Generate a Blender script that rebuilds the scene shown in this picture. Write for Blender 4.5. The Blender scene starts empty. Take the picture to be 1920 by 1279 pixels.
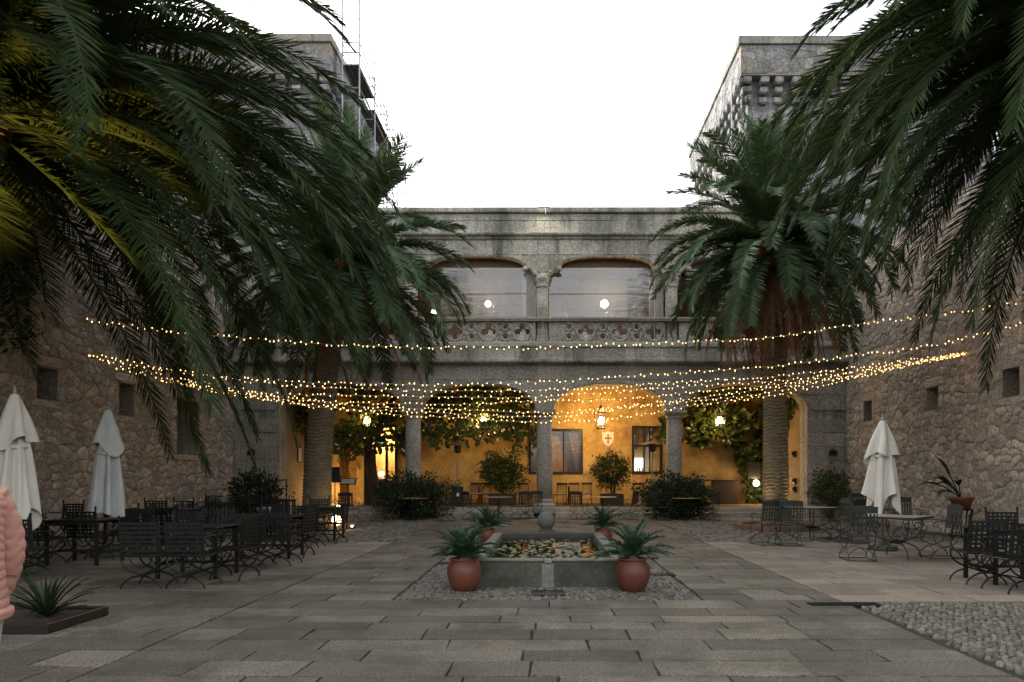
import bpy, math, random
from mathutils import Vector, Matrix, noise

R = random.Random(7)
rad = math.radians
HC, F, VX, VY = 1.65, 1300.0, 1027.0, 892.0     # eye height and lens of the photograph

def at(px, py, Y):
    return Vector(((px - VX) / F * Y, Y, HC + (VY - py) / F * Y))
def gr(px, py, z=0.0):
    Y = (HC - z) * F / (py - VY)
    return Vector(((px - VX) / F * Y, Y, z))

sc = bpy.context.scene
col = sc.collection
# ---------------------------------------------------------------- camera
cd = bpy.data.cameras.new('camera')
cam = bpy.data.objects.new('camera', cd); col.objects.link(cam)
cam.location = (0, 0, HC); cam.rotation_euler = (rad(90), 0, 0)
cd.sensor_width = 36; cd.lens = 36 * F / 1920
cd.shift_x = (960 - VX) / 1920; cd.shift_y = (VY - 639.5) / 1920
cd.clip_end = 2000; cd.clip_start = .05
sc.camera = cam
# ---------------------------------------------------------------- sky and sun (even, pale evening sky)
w = bpy.data.worlds.new('World'); sc.world = w; w.use_nodes = True
wn = w.node_tree; bg = wn.nodes['Background']
sky = wn.nodes.new('ShaderNodeTexSky'); sky.sky_type = 'NISHITA'; sky.sun_disc = False
sky.sun_elevation = rad(22); sky.sun_rotation = rad(312)
sky.air_density = 1.6; sky.dust_density = 6.0; sky.ozone_density = 3.0; sky.altitude = 400
hs = wn.nodes.new('ShaderNodeHueSaturation'); hs.inputs['Saturation'].default_value = .16
wn.links.new(sky.outputs[0], hs.inputs['Color']); wn.links.new(hs.outputs[0], bg.inputs[0])
bg.inputs[1].default_value = .15
sd = bpy.data.lights.new('sun', 'SUN'); sd.energy = .12; sd.angle = rad(60); sd.color = (1, .93, .86)
sun = bpy.data.objects.new('sun', sd); col.objects.link(sun)
sun.rotation_euler = (rad(90 - 22), 0, rad(-132)); sun.location = (-60, 50, 60)
vs = sc.view_settings
vs.view_transform = 'Standard'; vs.look = 'None'; vs.gamma = 1; vs.use_curve_mapping = False
vs.exposure = 1.95
sc.cycles.use_denoising = True
sc.cycles.max_bounces = 6; sc.cycles.diffuse_bounces = 3; sc.cycles.glossy_bounces = 3
sc.cycles.transmission_bounces = 4; sc.cycles.transparent_max_bounces = 10
sc.cycles.sample_clamp_indirect = 3.0
sc.cycles.caustics_reflective = False; sc.cycles.caustics_refractive = False

# ---------------------------------------------------------------- helpers
class MB:
    def __init__(s): s.v = []; s.f = []
    def add(s, vs, fs):
        o = len(s.v); s.v += [tuple(p) for p in vs]; s.f += [tuple(i + o for i in f) for f in fs]
    def box(s, x0, x1, y0, y1, z0, z1, M=None):
        P = [(x0,y0,z0),(x1,y0,z0),(x1,y1,z0),(x0,y1,z0),(x0,y0,z1),(x1,y0,z1),(x1,y1,z1),(x0,y1,z1)]
        if M is not None: P = [M @ Vector(p) for p in P]
        s.add(P, [(0,3,2,1),(4,5,6,7),(0,1,5,4),(1,2,6,5),(2,3,7,6),(3,0,4,7)])
    def bbox(s, x0, x1, y0, y1, z0, z1, b=.02, M=None):      # box with its edges taken off
        P = []; 
        for z, i in ((z0,0),(z0+b,b),(z1-b,b),(z1,0)):
            k = b if (z == z0 or z == z1) else 0
            P += [(x0+k,y0+k,z),(x1-k,y0+k,z),(x1-k,y1-k,z),(x0+k,y1-k,z)]
        if M is not None: P = [M @ Vector(p) for p in P]
        fs = [(3,2,1,0),(12,13,14,15)]
        for r in range(3):
            for k in range(4):
                a = r*4+k; c = r*4+(k+1)%4; fs.append((a, c, c+4, a+4))
        s.add(P, fs)
    def tube(s, pts, r, n=6, cap=True, up=(0,0,1)):
        pts = [Vector(p) for p in pts]; m = len(pts); o = []
        rs = r if isinstance(r, (list, tuple)) else [r]*m
        for i, p in enumerate(pts):
            t = (pts[min(i+1,m-1)] - pts[max(i-1,0)]); t = t.normalized() if t.length > 1e-9 else Vector((0,0,1))
            u = Vector(up) if abs(t.dot(Vector(up))) < .95 else Vector((1,0,0))
            a = t.cross(u).normalized(); b = a.cross(t)
            o += [p + (a*math.cos(2*math.pi*k/n) + b*math.sin(2*math.pi*k/n))*rs[i] for k in range(n)]
        fs = []
        for i in range(m-1):
            for k in range(n):
                fs.append((i*n+k, i*n+(k+1)%n, (i+1)*n+(k+1)%n, (i+1)*n+k))
        if cap: fs += [tuple(range(n))[::-1], tuple(range((m-1)*n, m*n))]
        s.add(o, fs)
    def lathe(s, prof, n=20, c=(0,0,0), fn=None):             # prof: (r, z)
        o = []
        for (r, z) in prof:
            for k in range(n):
                a = 2*math.pi*k/n; rr = r * (fn(a, z) if fn else 1)
                o.append((c[0]+rr*math.cos(a), c[1]+rr*math.sin(a), c[2]+z))
        fs = []
        for i in range(len(prof)-1):
            for k in range(n):
                fs.append((i*n+k, i*n+(k+1)%n, (i+1)*n+(k+1)%n, (i+1)*n+k))
        m = len(prof); fs += [tuple(range(n))[::-1], tuple(range((m-1)*n, m*n))]
        s.add(o, fs)
    def build(s, name, mat, parent=None, smooth=False, loc=None):
        me = bpy.data.meshes.new(name); me.from_pydata(s.v, [], s.f); me.update()
        if smooth: me.shade_smooth()
        if mat: me.materials.append(mat)
        return link(name, me, parent, loc)

def link(name, me, parent=None, loc=None, rz=0, s=1):
    o = bpy.data.objects.new(name, me); col.objects.link(o)
    if parent is not None: o.parent = parent
    if loc is not None: o.location = loc
    if rz: o.rotation_euler.z = rz
    if s != 1: o.scale = (s, s, s)
    return o
def tag(o, label=None, cat=None, group=None, kind=None):
    if label: o['label'] = label
    if cat: o['category'] = cat
    if group: o['group'] = group
    if kind: o['kind'] = kind
    return o
def thing(name, label, cat, loc=(0,0,0), rz=0, group=None, s=1):
    o = bpy.data.objects.new(name, None); col.objects.link(o)
    o.location = loc; o.rotation_euler.z = rz; o.scale = (s,s,s); o.empty_display_size = .2
    return tag(o, label, cat, group)
def dup(root, label, loc, rz=0, s=None, group=None):
    r = root.copy(); col.objects.link(r); r.location = loc; r.rotation_euler.z = rz
    if s: r.scale = (s,s,s)
    if label: r['label'] = label
    if group: r['group'] = group
    for ch in list(root.children):
        c = ch.copy(); col.objects.link(c); c.parent = r
        for g in list(ch.children):
            d = g.copy(); col.objects.link(d); d.parent = c
    return r

# ---------------------------------------------------------------- materials
def nt(name):
    m = bpy.data.materials.new(name); m.use_nodes = True
    t = m.node_tree; b = t.nodes['Principled BSDF']
    return m, t, b, t.nodes.new, t.links.new
def mixc(t, fac, a, b, mode='MIX'):
    n = t.nodes.new('ShaderNodeMix'); n.data_type = 'RGBA'; n.blend_type = mode
    for sock, val in ((n.inputs[0], fac), (n.inputs[6], a), (n.inputs[7], b)):
        if isinstance(val, bpy.types.NodeSocket): t.links.new(val, sock)
        elif isinstance(val, (int, float)): sock.default_value = val
        else: sock.default_value = (*val, 1)
    return n.outputs[2]
def noiz(t, scale, detail=4, rough=.6, vec=None, stretch=None):
    if vec is None:
        g = t.nodes.new('ShaderNodeNewGeometry'); vec = g.outputs['Position']
    if stretch:
        mp = t.nodes.new('ShaderNodeMapping'); mp.inputs['Scale'].default_value = stretch
        t.links.new(vec, mp.inputs[0]); vec = mp.outputs[0]
    n = t.nodes.new('ShaderNodeTexNoise'); n.inputs['Scale'].default_value = scale
    n.inputs['Detail'].default_value = detail; n.inputs['Roughness'].default_value = rough
    t.links.new(vec, n.inputs['Vector']); return n.outputs['Fac']
def ramp(t, fac, lo, hi, a=0., b=1.):
    n = t.nodes.new('ShaderNodeMapRange'); n.inputs[1].default_value = lo; n.inputs[2].default_value = hi
    n.inputs[3].default_value = a; n.inputs[4].default_value = b; t.links.new(fac, n.inputs[0]); return n.outputs[0]
def piece_random(t):
    oi = t.nodes.new('ShaderNodeObjectInfo'); g = t.nodes.new('ShaderNodeNewGeometry')
    a = t.nodes.new('ShaderNodeMath'); a.operation = 'ADD'
    t.links.new(oi.outputs['Random'], a.inputs[0]); t.links.new(g.outputs['Random Per Island'], a.inputs[1])
    f = t.nodes.new('ShaderNodeMath'); f.operation = 'FRACT'; t.links.new(a.outputs[0], f.inputs[0]); return f.outputs[0]
def stone(name, a, b, c, scale=1.2, grain=28, rnd=.5, bump=.5, rough=.9, stain=None, stain_amt=(.5,.72), streak=False, fine=.35):
    m, t, bs, N, L = nt(name)
    big = noiz(t, scale, 5, .65)
    k = mixc(t, ramp(t, big, .35, .65), a, b)
    pr = piece_random(t)
    k = mixc(t, ramp(t, pr, 0, 1, 0, rnd), k, c)
    v = t.nodes.new('ShaderNodeMath'); v.operation = 'MULTIPLY'; L(pr, v.inputs[0]); v.inputs[1].default_value = 7.31
    fr = t.nodes.new('ShaderNodeMath'); fr.operation = 'FRACT'; L(v.outputs[0], fr.inputs[0])
    hv = N('ShaderNodeHueSaturation'); L(ramp(t, fr.outputs[0], 0, 1, 1-.45*rnd, 1+.45*rnd), hv.inputs['Value']); L(k, hv.inputs['Color']); k = hv.outputs[0]
    gn = noiz(t, grain, 3, .7)
    h2 = N('ShaderNodeHueSaturation'); L(ramp(t, gn, .3, .7, 1-fine, 1+fine), h2.inputs['Value']); L(k, h2.inputs['Color']); k = h2.outputs[0]
    if stain:
        s = noiz(t, .9, 6, .7, stretch=(1.4, 1.4, .22) if streak else None)
        k = mixc(t, ramp(t, s, stain_amt[0], stain_amt[1]), k, stain)
    L(k, bs.inputs['Base Color']); bs.inputs['Roughness'].default_value = rough
    bp = N('ShaderNodeBump'); bp.inputs['Strength'].default_value = bump; bp.inputs['Distance'].default_value = .03
    mm = N('ShaderNodeMath'); mm.operation = 'ADD'; L(noiz(t, 7, 6, .7), mm.inputs[0]); L(gn, mm.inputs[1])
    L(mm.outputs[0], bp.inputs['Height']); L(bp.outputs[0], bs.inputs['Normal'])
    return m
def plain(name, c, rough=.6, metal=0., var=.25, scale=6, bump=0., c2=None):
    m, t, bs, N, L = nt(name)
    n = noiz(t, scale, 4, .6)
    k = mixc(t, ramp(t, n, .3, .7), tuple(x*(1-var) for x in c), c2 or tuple(x*(1+var) for x in c))
    L(k, bs.inputs['Base Color']); bs.inputs['Roughness'].default_value = rough; bs.inputs['Metallic'].default_value = metal
    if bump:
        bp = N('ShaderNodeBump'); bp.inputs['Strength'].default_value = bump; bp.inputs['Distance'].default_value = .02
        L(noiz(t, scale*6, 4, .6), bp.inputs['Height']); L(bp.outputs[0], bs.inputs['Normal'])
    return m
def leafy(name, a, b, rough=.5, trans=.25, spec=.4):
    m, t, bs, N, L = nt(name)
    pr = piece_random(t)
    k = mixc(t, pr, a, b)
    k = mixc(t, ramp(t, noiz(t, 1.5), .35, .65, 0, .5), k, tuple(x*.55 for x in a))
    L(k, bs.inputs['Base Color']); bs.inputs['Roughness'].default_value = rough
    bs.inputs['Specular IOR Level'].default_value = spec
    tr = N('ShaderNodeBsdfTranslucent'); hv = N('ShaderNodeHueSaturation'); hv.inputs['Value'].default_value = 1.5
    hv.inputs['Hue'].default_value = .47
    L(k, hv.inputs['Color']); L(hv.outputs[0], tr.inputs[0])
    mx = N('ShaderNodeMixShader'); mx.inputs[0].default_value = trans
    L(bs.outputs[0], mx.inputs[1]); L(tr.outputs[0], mx.inputs[2])
    L(mx.outputs[0], t.nodes['Material Output'].inputs[0])
    return m
def glow(name, c, s):
    m, t, bs, N, L = nt(name)
    bs.inputs['Base Color'].default_value = (*c, 1); bs.inputs['Emission Color'].default_value = (*c, 1)
    bs.inputs['Emission Strength'].default_value = s
    return m
def sheet(name, fac, tint=(1,1,1), rough=.03, bump=0., bs_=(3,3,3), haze=0.):
    m, t, bs, N, L = nt(name)
    tr = N('ShaderNodeBsdfTransparent'); tr.inputs[0].default_value = (*tint, 1)
    gl = N('ShaderNodeBsdfGlossy'); gl.inputs['Roughness'].default_value = rough
    if bump:
        bp = N('ShaderNodeBump'); bp.inputs['Strength'].default_value = bump; bp.inputs['Distance'].default_value = .05
        L(noiz(t, 1.0, 3, .5, stretch=bs_), bp.inputs['Height']); L(bp.outputs[0], gl.inputs['Normal'])
    mx = N('ShaderNodeMixShader'); mx.inputs[0].default_value = fac
    L(tr.outputs[0], mx.inputs[1]); L(gl.outputs[0], mx.inputs[2]); out = mx.outputs[0]
    if haze:
        tl = N('ShaderNodeBsdfTranslucent'); m2 = N('ShaderNodeMixShader'); m2.inputs[0].default_value = haze
        L(out, m2.inputs[1]); L(tl.outputs[0], m2.inputs[2]); out = m2.outputs[0]
    L(out, t.nodes['Material Output'].inputs[0])
    return m

M = {}
M['rubble'] = stone('rubble_stone', (.45,.385,.31), (.31,.285,.245), (.48,.365,.285), 1.6, 15, .58, .9, fine=.5, stain=(.16,.145,.115), stain_amt=(.56,.8))
M['mortar'] = stone('lime_mortar', (.36,.31,.25), (.26,.225,.185), (.2,.17,.14), 2, 15, .0, 1., fine=.5)
M['granite'] = stone('weathered_granite', (.44,.42,.36), (.31,.295,.25), (.42,.37,.30), 1.5, 11, .45, .7, stain=(.08,.09,.07), stain_amt=(.47,.69), streak=True, fine=.45)
M['granite_clean'] = stone('granite_shaft', (.40,.37,.32), (.30,.28,.24), (.38,.33,.27), 2.2, 17, .3, .5, fine=.6)
M['granite_dark'] = stone('mossy_granite', (.10,.10,.075), (.065,.065,.05), (.12,.12,.1), 2.5, 30, .2, .6, stain=(.035,.04,.02))
M['tower'] = stone('tower_stone', (.36,.36,.35), (.25,.25,.245), (.38,.33,.30), .8, 8, .5, 1., stain=(.09,.10,.10), stain_amt=(.45,.66), streak=True, fine=.55)
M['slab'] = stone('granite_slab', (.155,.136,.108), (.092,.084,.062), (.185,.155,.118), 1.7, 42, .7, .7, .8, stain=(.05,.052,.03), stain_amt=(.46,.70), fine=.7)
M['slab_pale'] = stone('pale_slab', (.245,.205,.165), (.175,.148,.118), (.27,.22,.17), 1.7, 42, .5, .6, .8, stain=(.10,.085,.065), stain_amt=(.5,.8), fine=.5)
M['cobble'] = stone('cobble_stone', (.115,.105,.085), (.085,.077,.064), (.18,.165,.135), 1.2, 50, .9, .3, .75, stain=(.06,.06,.04), stain_amt=(.55,.75))
M['joint'] = stone('earth_joint', (.035,.032,.024), (.022,.024,.014), (.05,.05,.03), 3, 30, .0, .5)
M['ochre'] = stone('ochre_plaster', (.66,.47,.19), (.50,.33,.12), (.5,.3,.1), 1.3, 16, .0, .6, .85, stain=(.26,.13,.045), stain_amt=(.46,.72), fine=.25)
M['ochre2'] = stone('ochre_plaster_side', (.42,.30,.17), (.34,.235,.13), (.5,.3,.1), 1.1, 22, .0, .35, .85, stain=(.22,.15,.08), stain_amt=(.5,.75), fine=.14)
M['pool_stone'] = stone('pool_granite', (.21,.20,.165), (.15,.145,.115), (.22,.2,.17), 2.5, 40, .2, .6, stain=(.07,.075,.045), stain_amt=(.5,.72))
M['terra_floor'] = stone('terracotta_floor', (.2,.12,.08), (.15,.09,.06), (.2,.12,.08), 2, 30, .3, .2)
M['terracotta'] = stone('terracotta', (.19,.058,.034), (.14,.046,.028), (.15,.055,.03), 4, 30, .3, .3, .42, stain=(.10,.05,.035), stain_amt=(.52,.8), fine=.18)
M['iron'] = plain('wrought_iron', (.018,.019,.018), .5, .6, .3, 20)
M['iron_green'] = plain('grey_green_iron', (.045,.05,.044), .55, .4, .3, 20)
M['gallery_wood'] = plain('gallery_panelling', (.13,.075,.045), .6, 0, .5, 3)
M['wood_dark'] = plain('dark_wood', (.035,.02,.012), .55, 0, .4, 9, .2)
M['wood_seat'] = plain('brown_wood', (.12,.055,.025), .5, 0, .35, 12, .2)
M['frame'] = plain('painted_frame', (.02,.012,.008), .45, 0, .2, 9)
M['canvas'] = plain('grey_canvas', (.52,.54,.52), .9, 0, .10, 3, .3)
M['canvas_cream'] = plain('cream_canvas', (.72,.68,.60), .9, 0, .08, 3, .3)
M['steel'] = plain('galvanised_steel', (.34,.37,.40), .5, .4, .1, 8)
M['deck'] = plain('scaffold_deck', (.17,.13,.11), .8, 0, .4, 5)
M['heater'] = plain('heater_steel', (.5,.48,.46), .3, .9, .1, 8)
M['black'] = plain('black_plastic', (.012,.012,.012), .5, 0, .1, 8)
M['white'] = plain('white_enamel', (.75,.73,.68), .5, 0, .05, 8)
M['red'] = plain('red_paint', (.35,.03,.02), .5, 0, .1, 8)
M['cushion'] = plain('pale_cushion', (.5,.48,.44), .9, 0, .1, 8)
M['tile_top'] = stone('stone_table_top', (.30,.25,.22), (.24,.2,.17), (.3,.25,.2), 3, 40, .1, .1, .5)
M['table_ochre'] = plain('warm_table_top', (.35,.22,.09), .5, 0, .1, 5)
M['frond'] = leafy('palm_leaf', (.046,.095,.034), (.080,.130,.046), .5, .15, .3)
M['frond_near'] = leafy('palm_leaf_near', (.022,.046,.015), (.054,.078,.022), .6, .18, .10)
M['rachis'] = plain('leaf_stalk', (.12,.13,.05), .5, 0, .3, 5)
M['dead'] = leafy('dead_palm_leaf', (.21,.12,.065), (.28,.17,.10), .8, .1, .1)
M['bark'] = stone('palm_bark', (.20,.16,.10), (.11,.09,.06), (.2,.15,.1), 3, 25, .3, 1., .95)
M['fruit'] = plain('orange_fruit_stalks', (.4,.1,.025), .6, 0, .3, 10)
M['cycad'] = leafy('cycad_leaf', (.025,.07,.033), (.042,.095,.04), .4, .1, .5)
M['hedge'] = leafy('hedge_leaf', (.020,.036,.016), (.035,.055,.022), .55, .1, .3)
M['shrub'] = leafy('shrub_leaf', (.045,.085,.02), (.085,.12,.03), .5, .2, .3)
M['vine'] = leafy('climber_leaf', (.045,.075,.018), (.10,.14,.035), .35, .2, .5)
M['vine_bark'] = plain('climber_bark', (.07,.045,.025), .9, 0, .4, 6, .6)
M['lily'] = leafy('lily_leaf', (.07,.085,.025), (.17,.17,.05), .4, .1, .4)
M['soil'] = plain('soil', (.05,.035,.022), .95, 0, .4, 12, .5)
M['bulb'] = glow('fairy_bulb', (1, .54, .18), 2.3)
M['flame'] = glow('lantern_bulb', (1, .66, .28), 26)
M['spot'] = glow('ground_spot_lens', (1, .72, .35), 40)
M['globe'] = glow('globe_lamp', (1, .80, .50), 4)
M['flood'] = glow('flood_lens', (1, .93, .80), 60)
M['exit'] = glow('exit_sign_panel', (.12, .45, .16), .35)
M['wire'] = plain('clear_wire', (.55,.48,.36), .4, 0, .1, 8)
M['pane'] = sheet('window_pane', .22, (.95,.93,.9), .02)
M['lantern_glass'] = sheet('lantern_glass', .06, (1,.97,.9), .05)
M['curtain_sheet'] = sheet('clear_plastic_sheet', .17, (.66,.68,.76), .06, .35, (.5,.5,6), .04)
M['skin'] = plain('skin', (.5,.3,.2), .5, 0, .08, 8)
M['hair'] = plain('dark_hair', (.03,.02,.015), .6, 0, .3, 30)
M['pink'] = plain('pink_quilted_nylon', (.52,.26,.21), .6, 0, .12, 4, .25)
M['jeans'] = plain('pale_jeans', (.42,.45,.5), .9, 0, .12, 5, .3)
def water():
    m, t, bs, N, L = nt('pool_water')
    bs.inputs['Base Color'].default_value = (.006,.008,.005,1); bs.inputs['Roughness'].default_value = .02
    bs.inputs['IOR'].default_value = 1.33; bs.inputs['Specular IOR Level'].default_value = .9
    bp = N('ShaderNodeBump'); bp.inputs['Strength'].default_value = .10; bp.inputs['Distance'].default_value = .02
    L(noiz(t, 6, 2, .4), bp.inputs['Height']); L(bp.outputs[0], bs.inputs['Normal']); return m
M['water'] = water()
# ================================================================ ground and paving
XL, XR = -12.4, 11.85          # the two side walls
YF = 27.6                      # front face of the arcade
g = MB(); g.add([(-400,-200,-.06),(400,-200,-.06),(400,600,-.06),(-400,600,-.06)], [(0,1,2,3)])
g.add([(XL,1,-.026),(XR,1,-.026),(XR,YF,-.026),(XL,YF,-.026)], [(0,1,2,3)])
ground = tag(g.build('ground', M['joint']), kind='structure')

def inset(poly, d):
    c = sum((Vector(p) for p in poly), Vector((0,0)))/len(poly)
    out = []
    for p in poly:
        p = Vector(p); q = c - p; l = q.length
        out.append(p + q*(min(d*1.3, l*.6)/l) if l > 1e-6 else p)
    return out
def plate(mb, poly, z0, z1, d=.012, tilt=0):                  # a slab: skirt, small bevel, flat top
    n = len(poly); a = R.uniform(-tilt, tilt); b = R.uniform(-tilt, tilt)
    c = sum((Vector(p) for p in poly), Vector((0,0)))/n
    ins = inset(poly, d)
    V = [(p[0],p[1],z0) for p in poly] + [(p[0],p[1],z1-d*.6+a*(p[0]-c.x)+b*(p[1]-c.y)) for p in poly] + \
        [(p[0],p[1],z1+a*(p[0]-c.x)+b*(p[1]-c.y)) for p in ins]
    fs = []
    for r in range(2):
        for k in range(n): fs.append((r*n+k, r*n+(k+1)%n, (r+1)*n+(k+1)%n, (r+1)*n+k))
    fs.append(tuple(range(2*n, 3*n)))
    mb.add(V, fs)
def rows(x0, x1, y0, y1, dmin, dmax, lmin, lmax, gap=.009, skip=None, ragged=0):
    out = []; y = y0
    while y < y1 - .05:
        d = R.uniform(dmin, dmax)
        if y1 - y - d < dmin*.5: d = y1 - y
        x = x0
        while x < x1 - .05:
            l = R.uniform(lmin, lmax)
            if x1 - x - l < lmin*.5: l = x1 - x
            q = [(x+gap,y+gap),(x+l*.5,y+gap),(x+l-gap,y+gap),(x+l-gap,y+d-gap),(x+l*.5,y+d-gap),(x+gap,y+d-gap)]
            j = .013
            q = [(a+R.uniform(-j,j), b+R.uniform(-j,j)) for a, b in q]
            k = R.uniform(0,.03)
            cx, cy = x+l/2, y+d/2
            if not (skip and skip(cx, cy, l, d)): out.append((cx, cy, q))
            x += l
        y += d
    return out
pool_box = (-2.08, 2.08, 9.2, 17.0)
S1 = rows(-3.85, 3.85, 2.6, 9.2, .34, .54, .6, 1.45)
for (a, b) in ((-3.85,-2.08),(2.08,3.85)): S1 += rows(a, b, 9.2, 17.0, .34, .52, .5, 1.05)
S1 += rows(-3.85, 3.85, 17.0, YF-.1, .45, .7, .8, 1.7)
S2 = rows(XL, -3.87, 2.6, 17.2, .40, .6, .5, 1.2) + rows(XL, -3.87, 25.6, YF-.1, .5, .7, .8, 1.4)
S2 += rows(3.87, XR, 9.1, 17.2, .36, .55, .5, 1.1) + rows(3.87, XR, 25.6, YF-.1, .5, .7, .8, 1.4)
pav = tag(bpy.data.objects.new('pavement', None), kind='structure'); col.objects.link(pav)
def inview(x, y):
    if y < 3: return False
    px = VX + x/y*F; py = VY + HC/y*F
    return -60 < px < 1980 and py < 1340
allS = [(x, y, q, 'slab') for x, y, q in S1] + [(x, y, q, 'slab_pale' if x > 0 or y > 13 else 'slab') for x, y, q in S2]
allS.sort(key=lambda s: (not inview(s[0], s[1]), s[1]))
restd = {}
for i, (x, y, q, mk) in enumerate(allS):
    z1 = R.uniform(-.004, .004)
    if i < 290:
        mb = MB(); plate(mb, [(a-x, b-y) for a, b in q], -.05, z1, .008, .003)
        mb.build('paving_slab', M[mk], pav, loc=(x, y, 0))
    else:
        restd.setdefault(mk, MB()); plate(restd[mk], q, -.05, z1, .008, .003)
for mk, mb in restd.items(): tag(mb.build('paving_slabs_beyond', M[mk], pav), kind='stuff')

def cobbles(name, x0, x1, y0, y1, sp, skip=None):
    mb = MB(); ny = int((y1-y0)/(sp*.85)); nx = int((x1-x0)/sp)
    for j in range(ny):
        for i in range(nx):
            x = x0 + (i+.5+(j%2)*.5)*sp + R.uniform(-.25,.25)*sp; y = y0 + (j+.5)*sp*.85 + R.uniform(-.2,.2)*sp
            if x > x1 or (skip and skip(x, y)): continue
            a = R.uniform(0, 3.14); rx = sp*R.uniform(.50,.72); ry = sp*R.uniform(.38,.52); n = 6; h = R.uniform(-.006,.003)
            ca, sa = math.cos(a), math.sin(a); V = []
            for rr, z in ((1,-.04),(.82,h-.002),(.5,h+.008)):
                for k in range(n):
                    t = 2*math.pi*k/n; u = rx*rr*math.cos(t)*R.uniform(.9,1.1); v = ry*rr*math.sin(t)
                    V.append((x+u*ca-v*sa, y+u*sa+v*ca, z))
            fs = [((r*n+k), r*n+(k+1)%n, (r+1)*n+(k+1)%n, (r+1)*n+k) for r in range(2) for k in range(n)]
            fs.append(tuple(range(2*n,3*n))); mb.add(V, fs)
    return tag(mb.build(name, M['cobble'], smooth=True), kind='stuff', label=None)
in_pool = lambda x, y: abs(x) < 1.16 and 10.3 < y < 15.6
c1 = cobbles('pool_cobbles', -2.05, 2.05, 9.22, 16.98, .075, in_pool); tag(c1, 'pale rounded cobbles set around the stone pool', 'cobbles')
c2 = cobbles('corner_cobbles', 3.95, 11.8, 4.2, 9.06, .074); tag(c2, 'grey cobbled square at the near right of the courtyard', 'cobbles')
c3 = cobbles('palm_cobbles', 3.9, 11.8, 17.25, 25.55, .17, lambda x, y: math.hypot(x-7.08, y-21.5) < 1.15); tag(c3, 'worn cobbles around the ring of the palm on the right', 'cobbles')
c4 = cobbles('palm_cobbles', -12.3, -3.9, 17.25, 25.55, .17, lambda x, y: math.hypot(x+7.3, y-21.9) < 1.15); tag(c4, 'worn cobbles around the ring of the palm on the left', 'cobbles')

# ================================================================ rubble walls
def clip(poly, nx, ny, d):                                     # keep the side nx*x+ny*y <= d
    out = []
    m = len(poly)
    for i in range(m):
        p, q = poly[i], poly[(i+1)%m]; a = nx*p[0]+ny*p[1]-d; b = nx*q[0]+ny*q[1]-d
        if a <= 0: out.append(p)
        if (a < 0 and b > 0) or (a > 0 and b < 0):
            t = a/(a-b); out.append((p[0]+(q[0]-p[0])*t, p[1]+(q[1]-p[1])*t))
    return out
def cells(u0, u1, v0, v1, su, sv, holes, rnd, drop=.25):
    nu = max(1, int((u1-u0)/su)); nv = max(1, int((v1-v0)/sv)); seeds = {}
    for j in range(-1, nv+1):
        for i in range(-1, nu+1):
            if 0 <= i < nu and 0 <= j < nv and rnd.random() < drop: continue
            seeds[(i,j)] = (u0+(i+.5+(j%2)*.5+rnd.uniform(-.38,.38))*su, v0+(j+.5+rnd.uniform(-.36,.36))*sv)
    out = []; k2 = (su/sv)**2
    for (i,j), s in seeds.items():
        if not (0 <= i < nu and 0 <= j < nv): continue
        poly = [(s[0]-1.6*su, s[1]-1.6*sv),(s[0]+1.6*su, s[1]-1.6*sv),(s[0]+1.6*su, s[1]+1.6*sv),(s[0]-1.6*su, s[1]+1.6*sv)]
        for dj in (-2,-1,0,1,2):
            for di in (-2,-1,0,1,2):
                o = seeds.get((i+di,j+dj))
                if o is None or (di == 0 and dj == 0): continue
                dx, dy = o[0]-s[0], (o[1]-s[1])*k2
                mx, my = (o[0]+s[0])/2, (o[1]+s[1])/2
                poly = clip(poly, dx, dy, dx*mx+dy*my)
                if len(poly) < 3: break
            if len(poly) < 3: break
        if len(poly) < 3: continue
        bad = False
        for (a, b, c, d) in holes:
            if a < s[0] < b and c < s[1] < d: bad = True; break
            gaps = [(a-s[0], (1,0,a)), (s[0]-b, (-1,0,-b)), (c-s[1], (0,1,c)), (s[1]-d, (0,-1,-d))]
            gm = max(gaps, key=lambda q: q[0])
            if gm[0] < 2*su: poly = clip(poly, *gm[1])
            if len(poly) < 3: bad = True; break
        if bad: continue
        poly = clip(poly, 1,0,u1); poly = clip(poly,-1,0,-u0) if len(poly)>2 else poly
        poly = clip(poly, 0,1,v1) if len(poly)>2 else poly; poly = clip(poly,0,-1,-v0) if len(poly)>2 else poly
        if len(poly) < 3: continue
        area = abs(sum(poly[k][0]*poly[(k+1)%len(poly)][1]-poly[(k+1)%len(poly)][0]*poly[k][1] for k in range(len(poly))))/2
        if area < su*sv*.08: continue
        out.append((s, poly))
    return out
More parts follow.
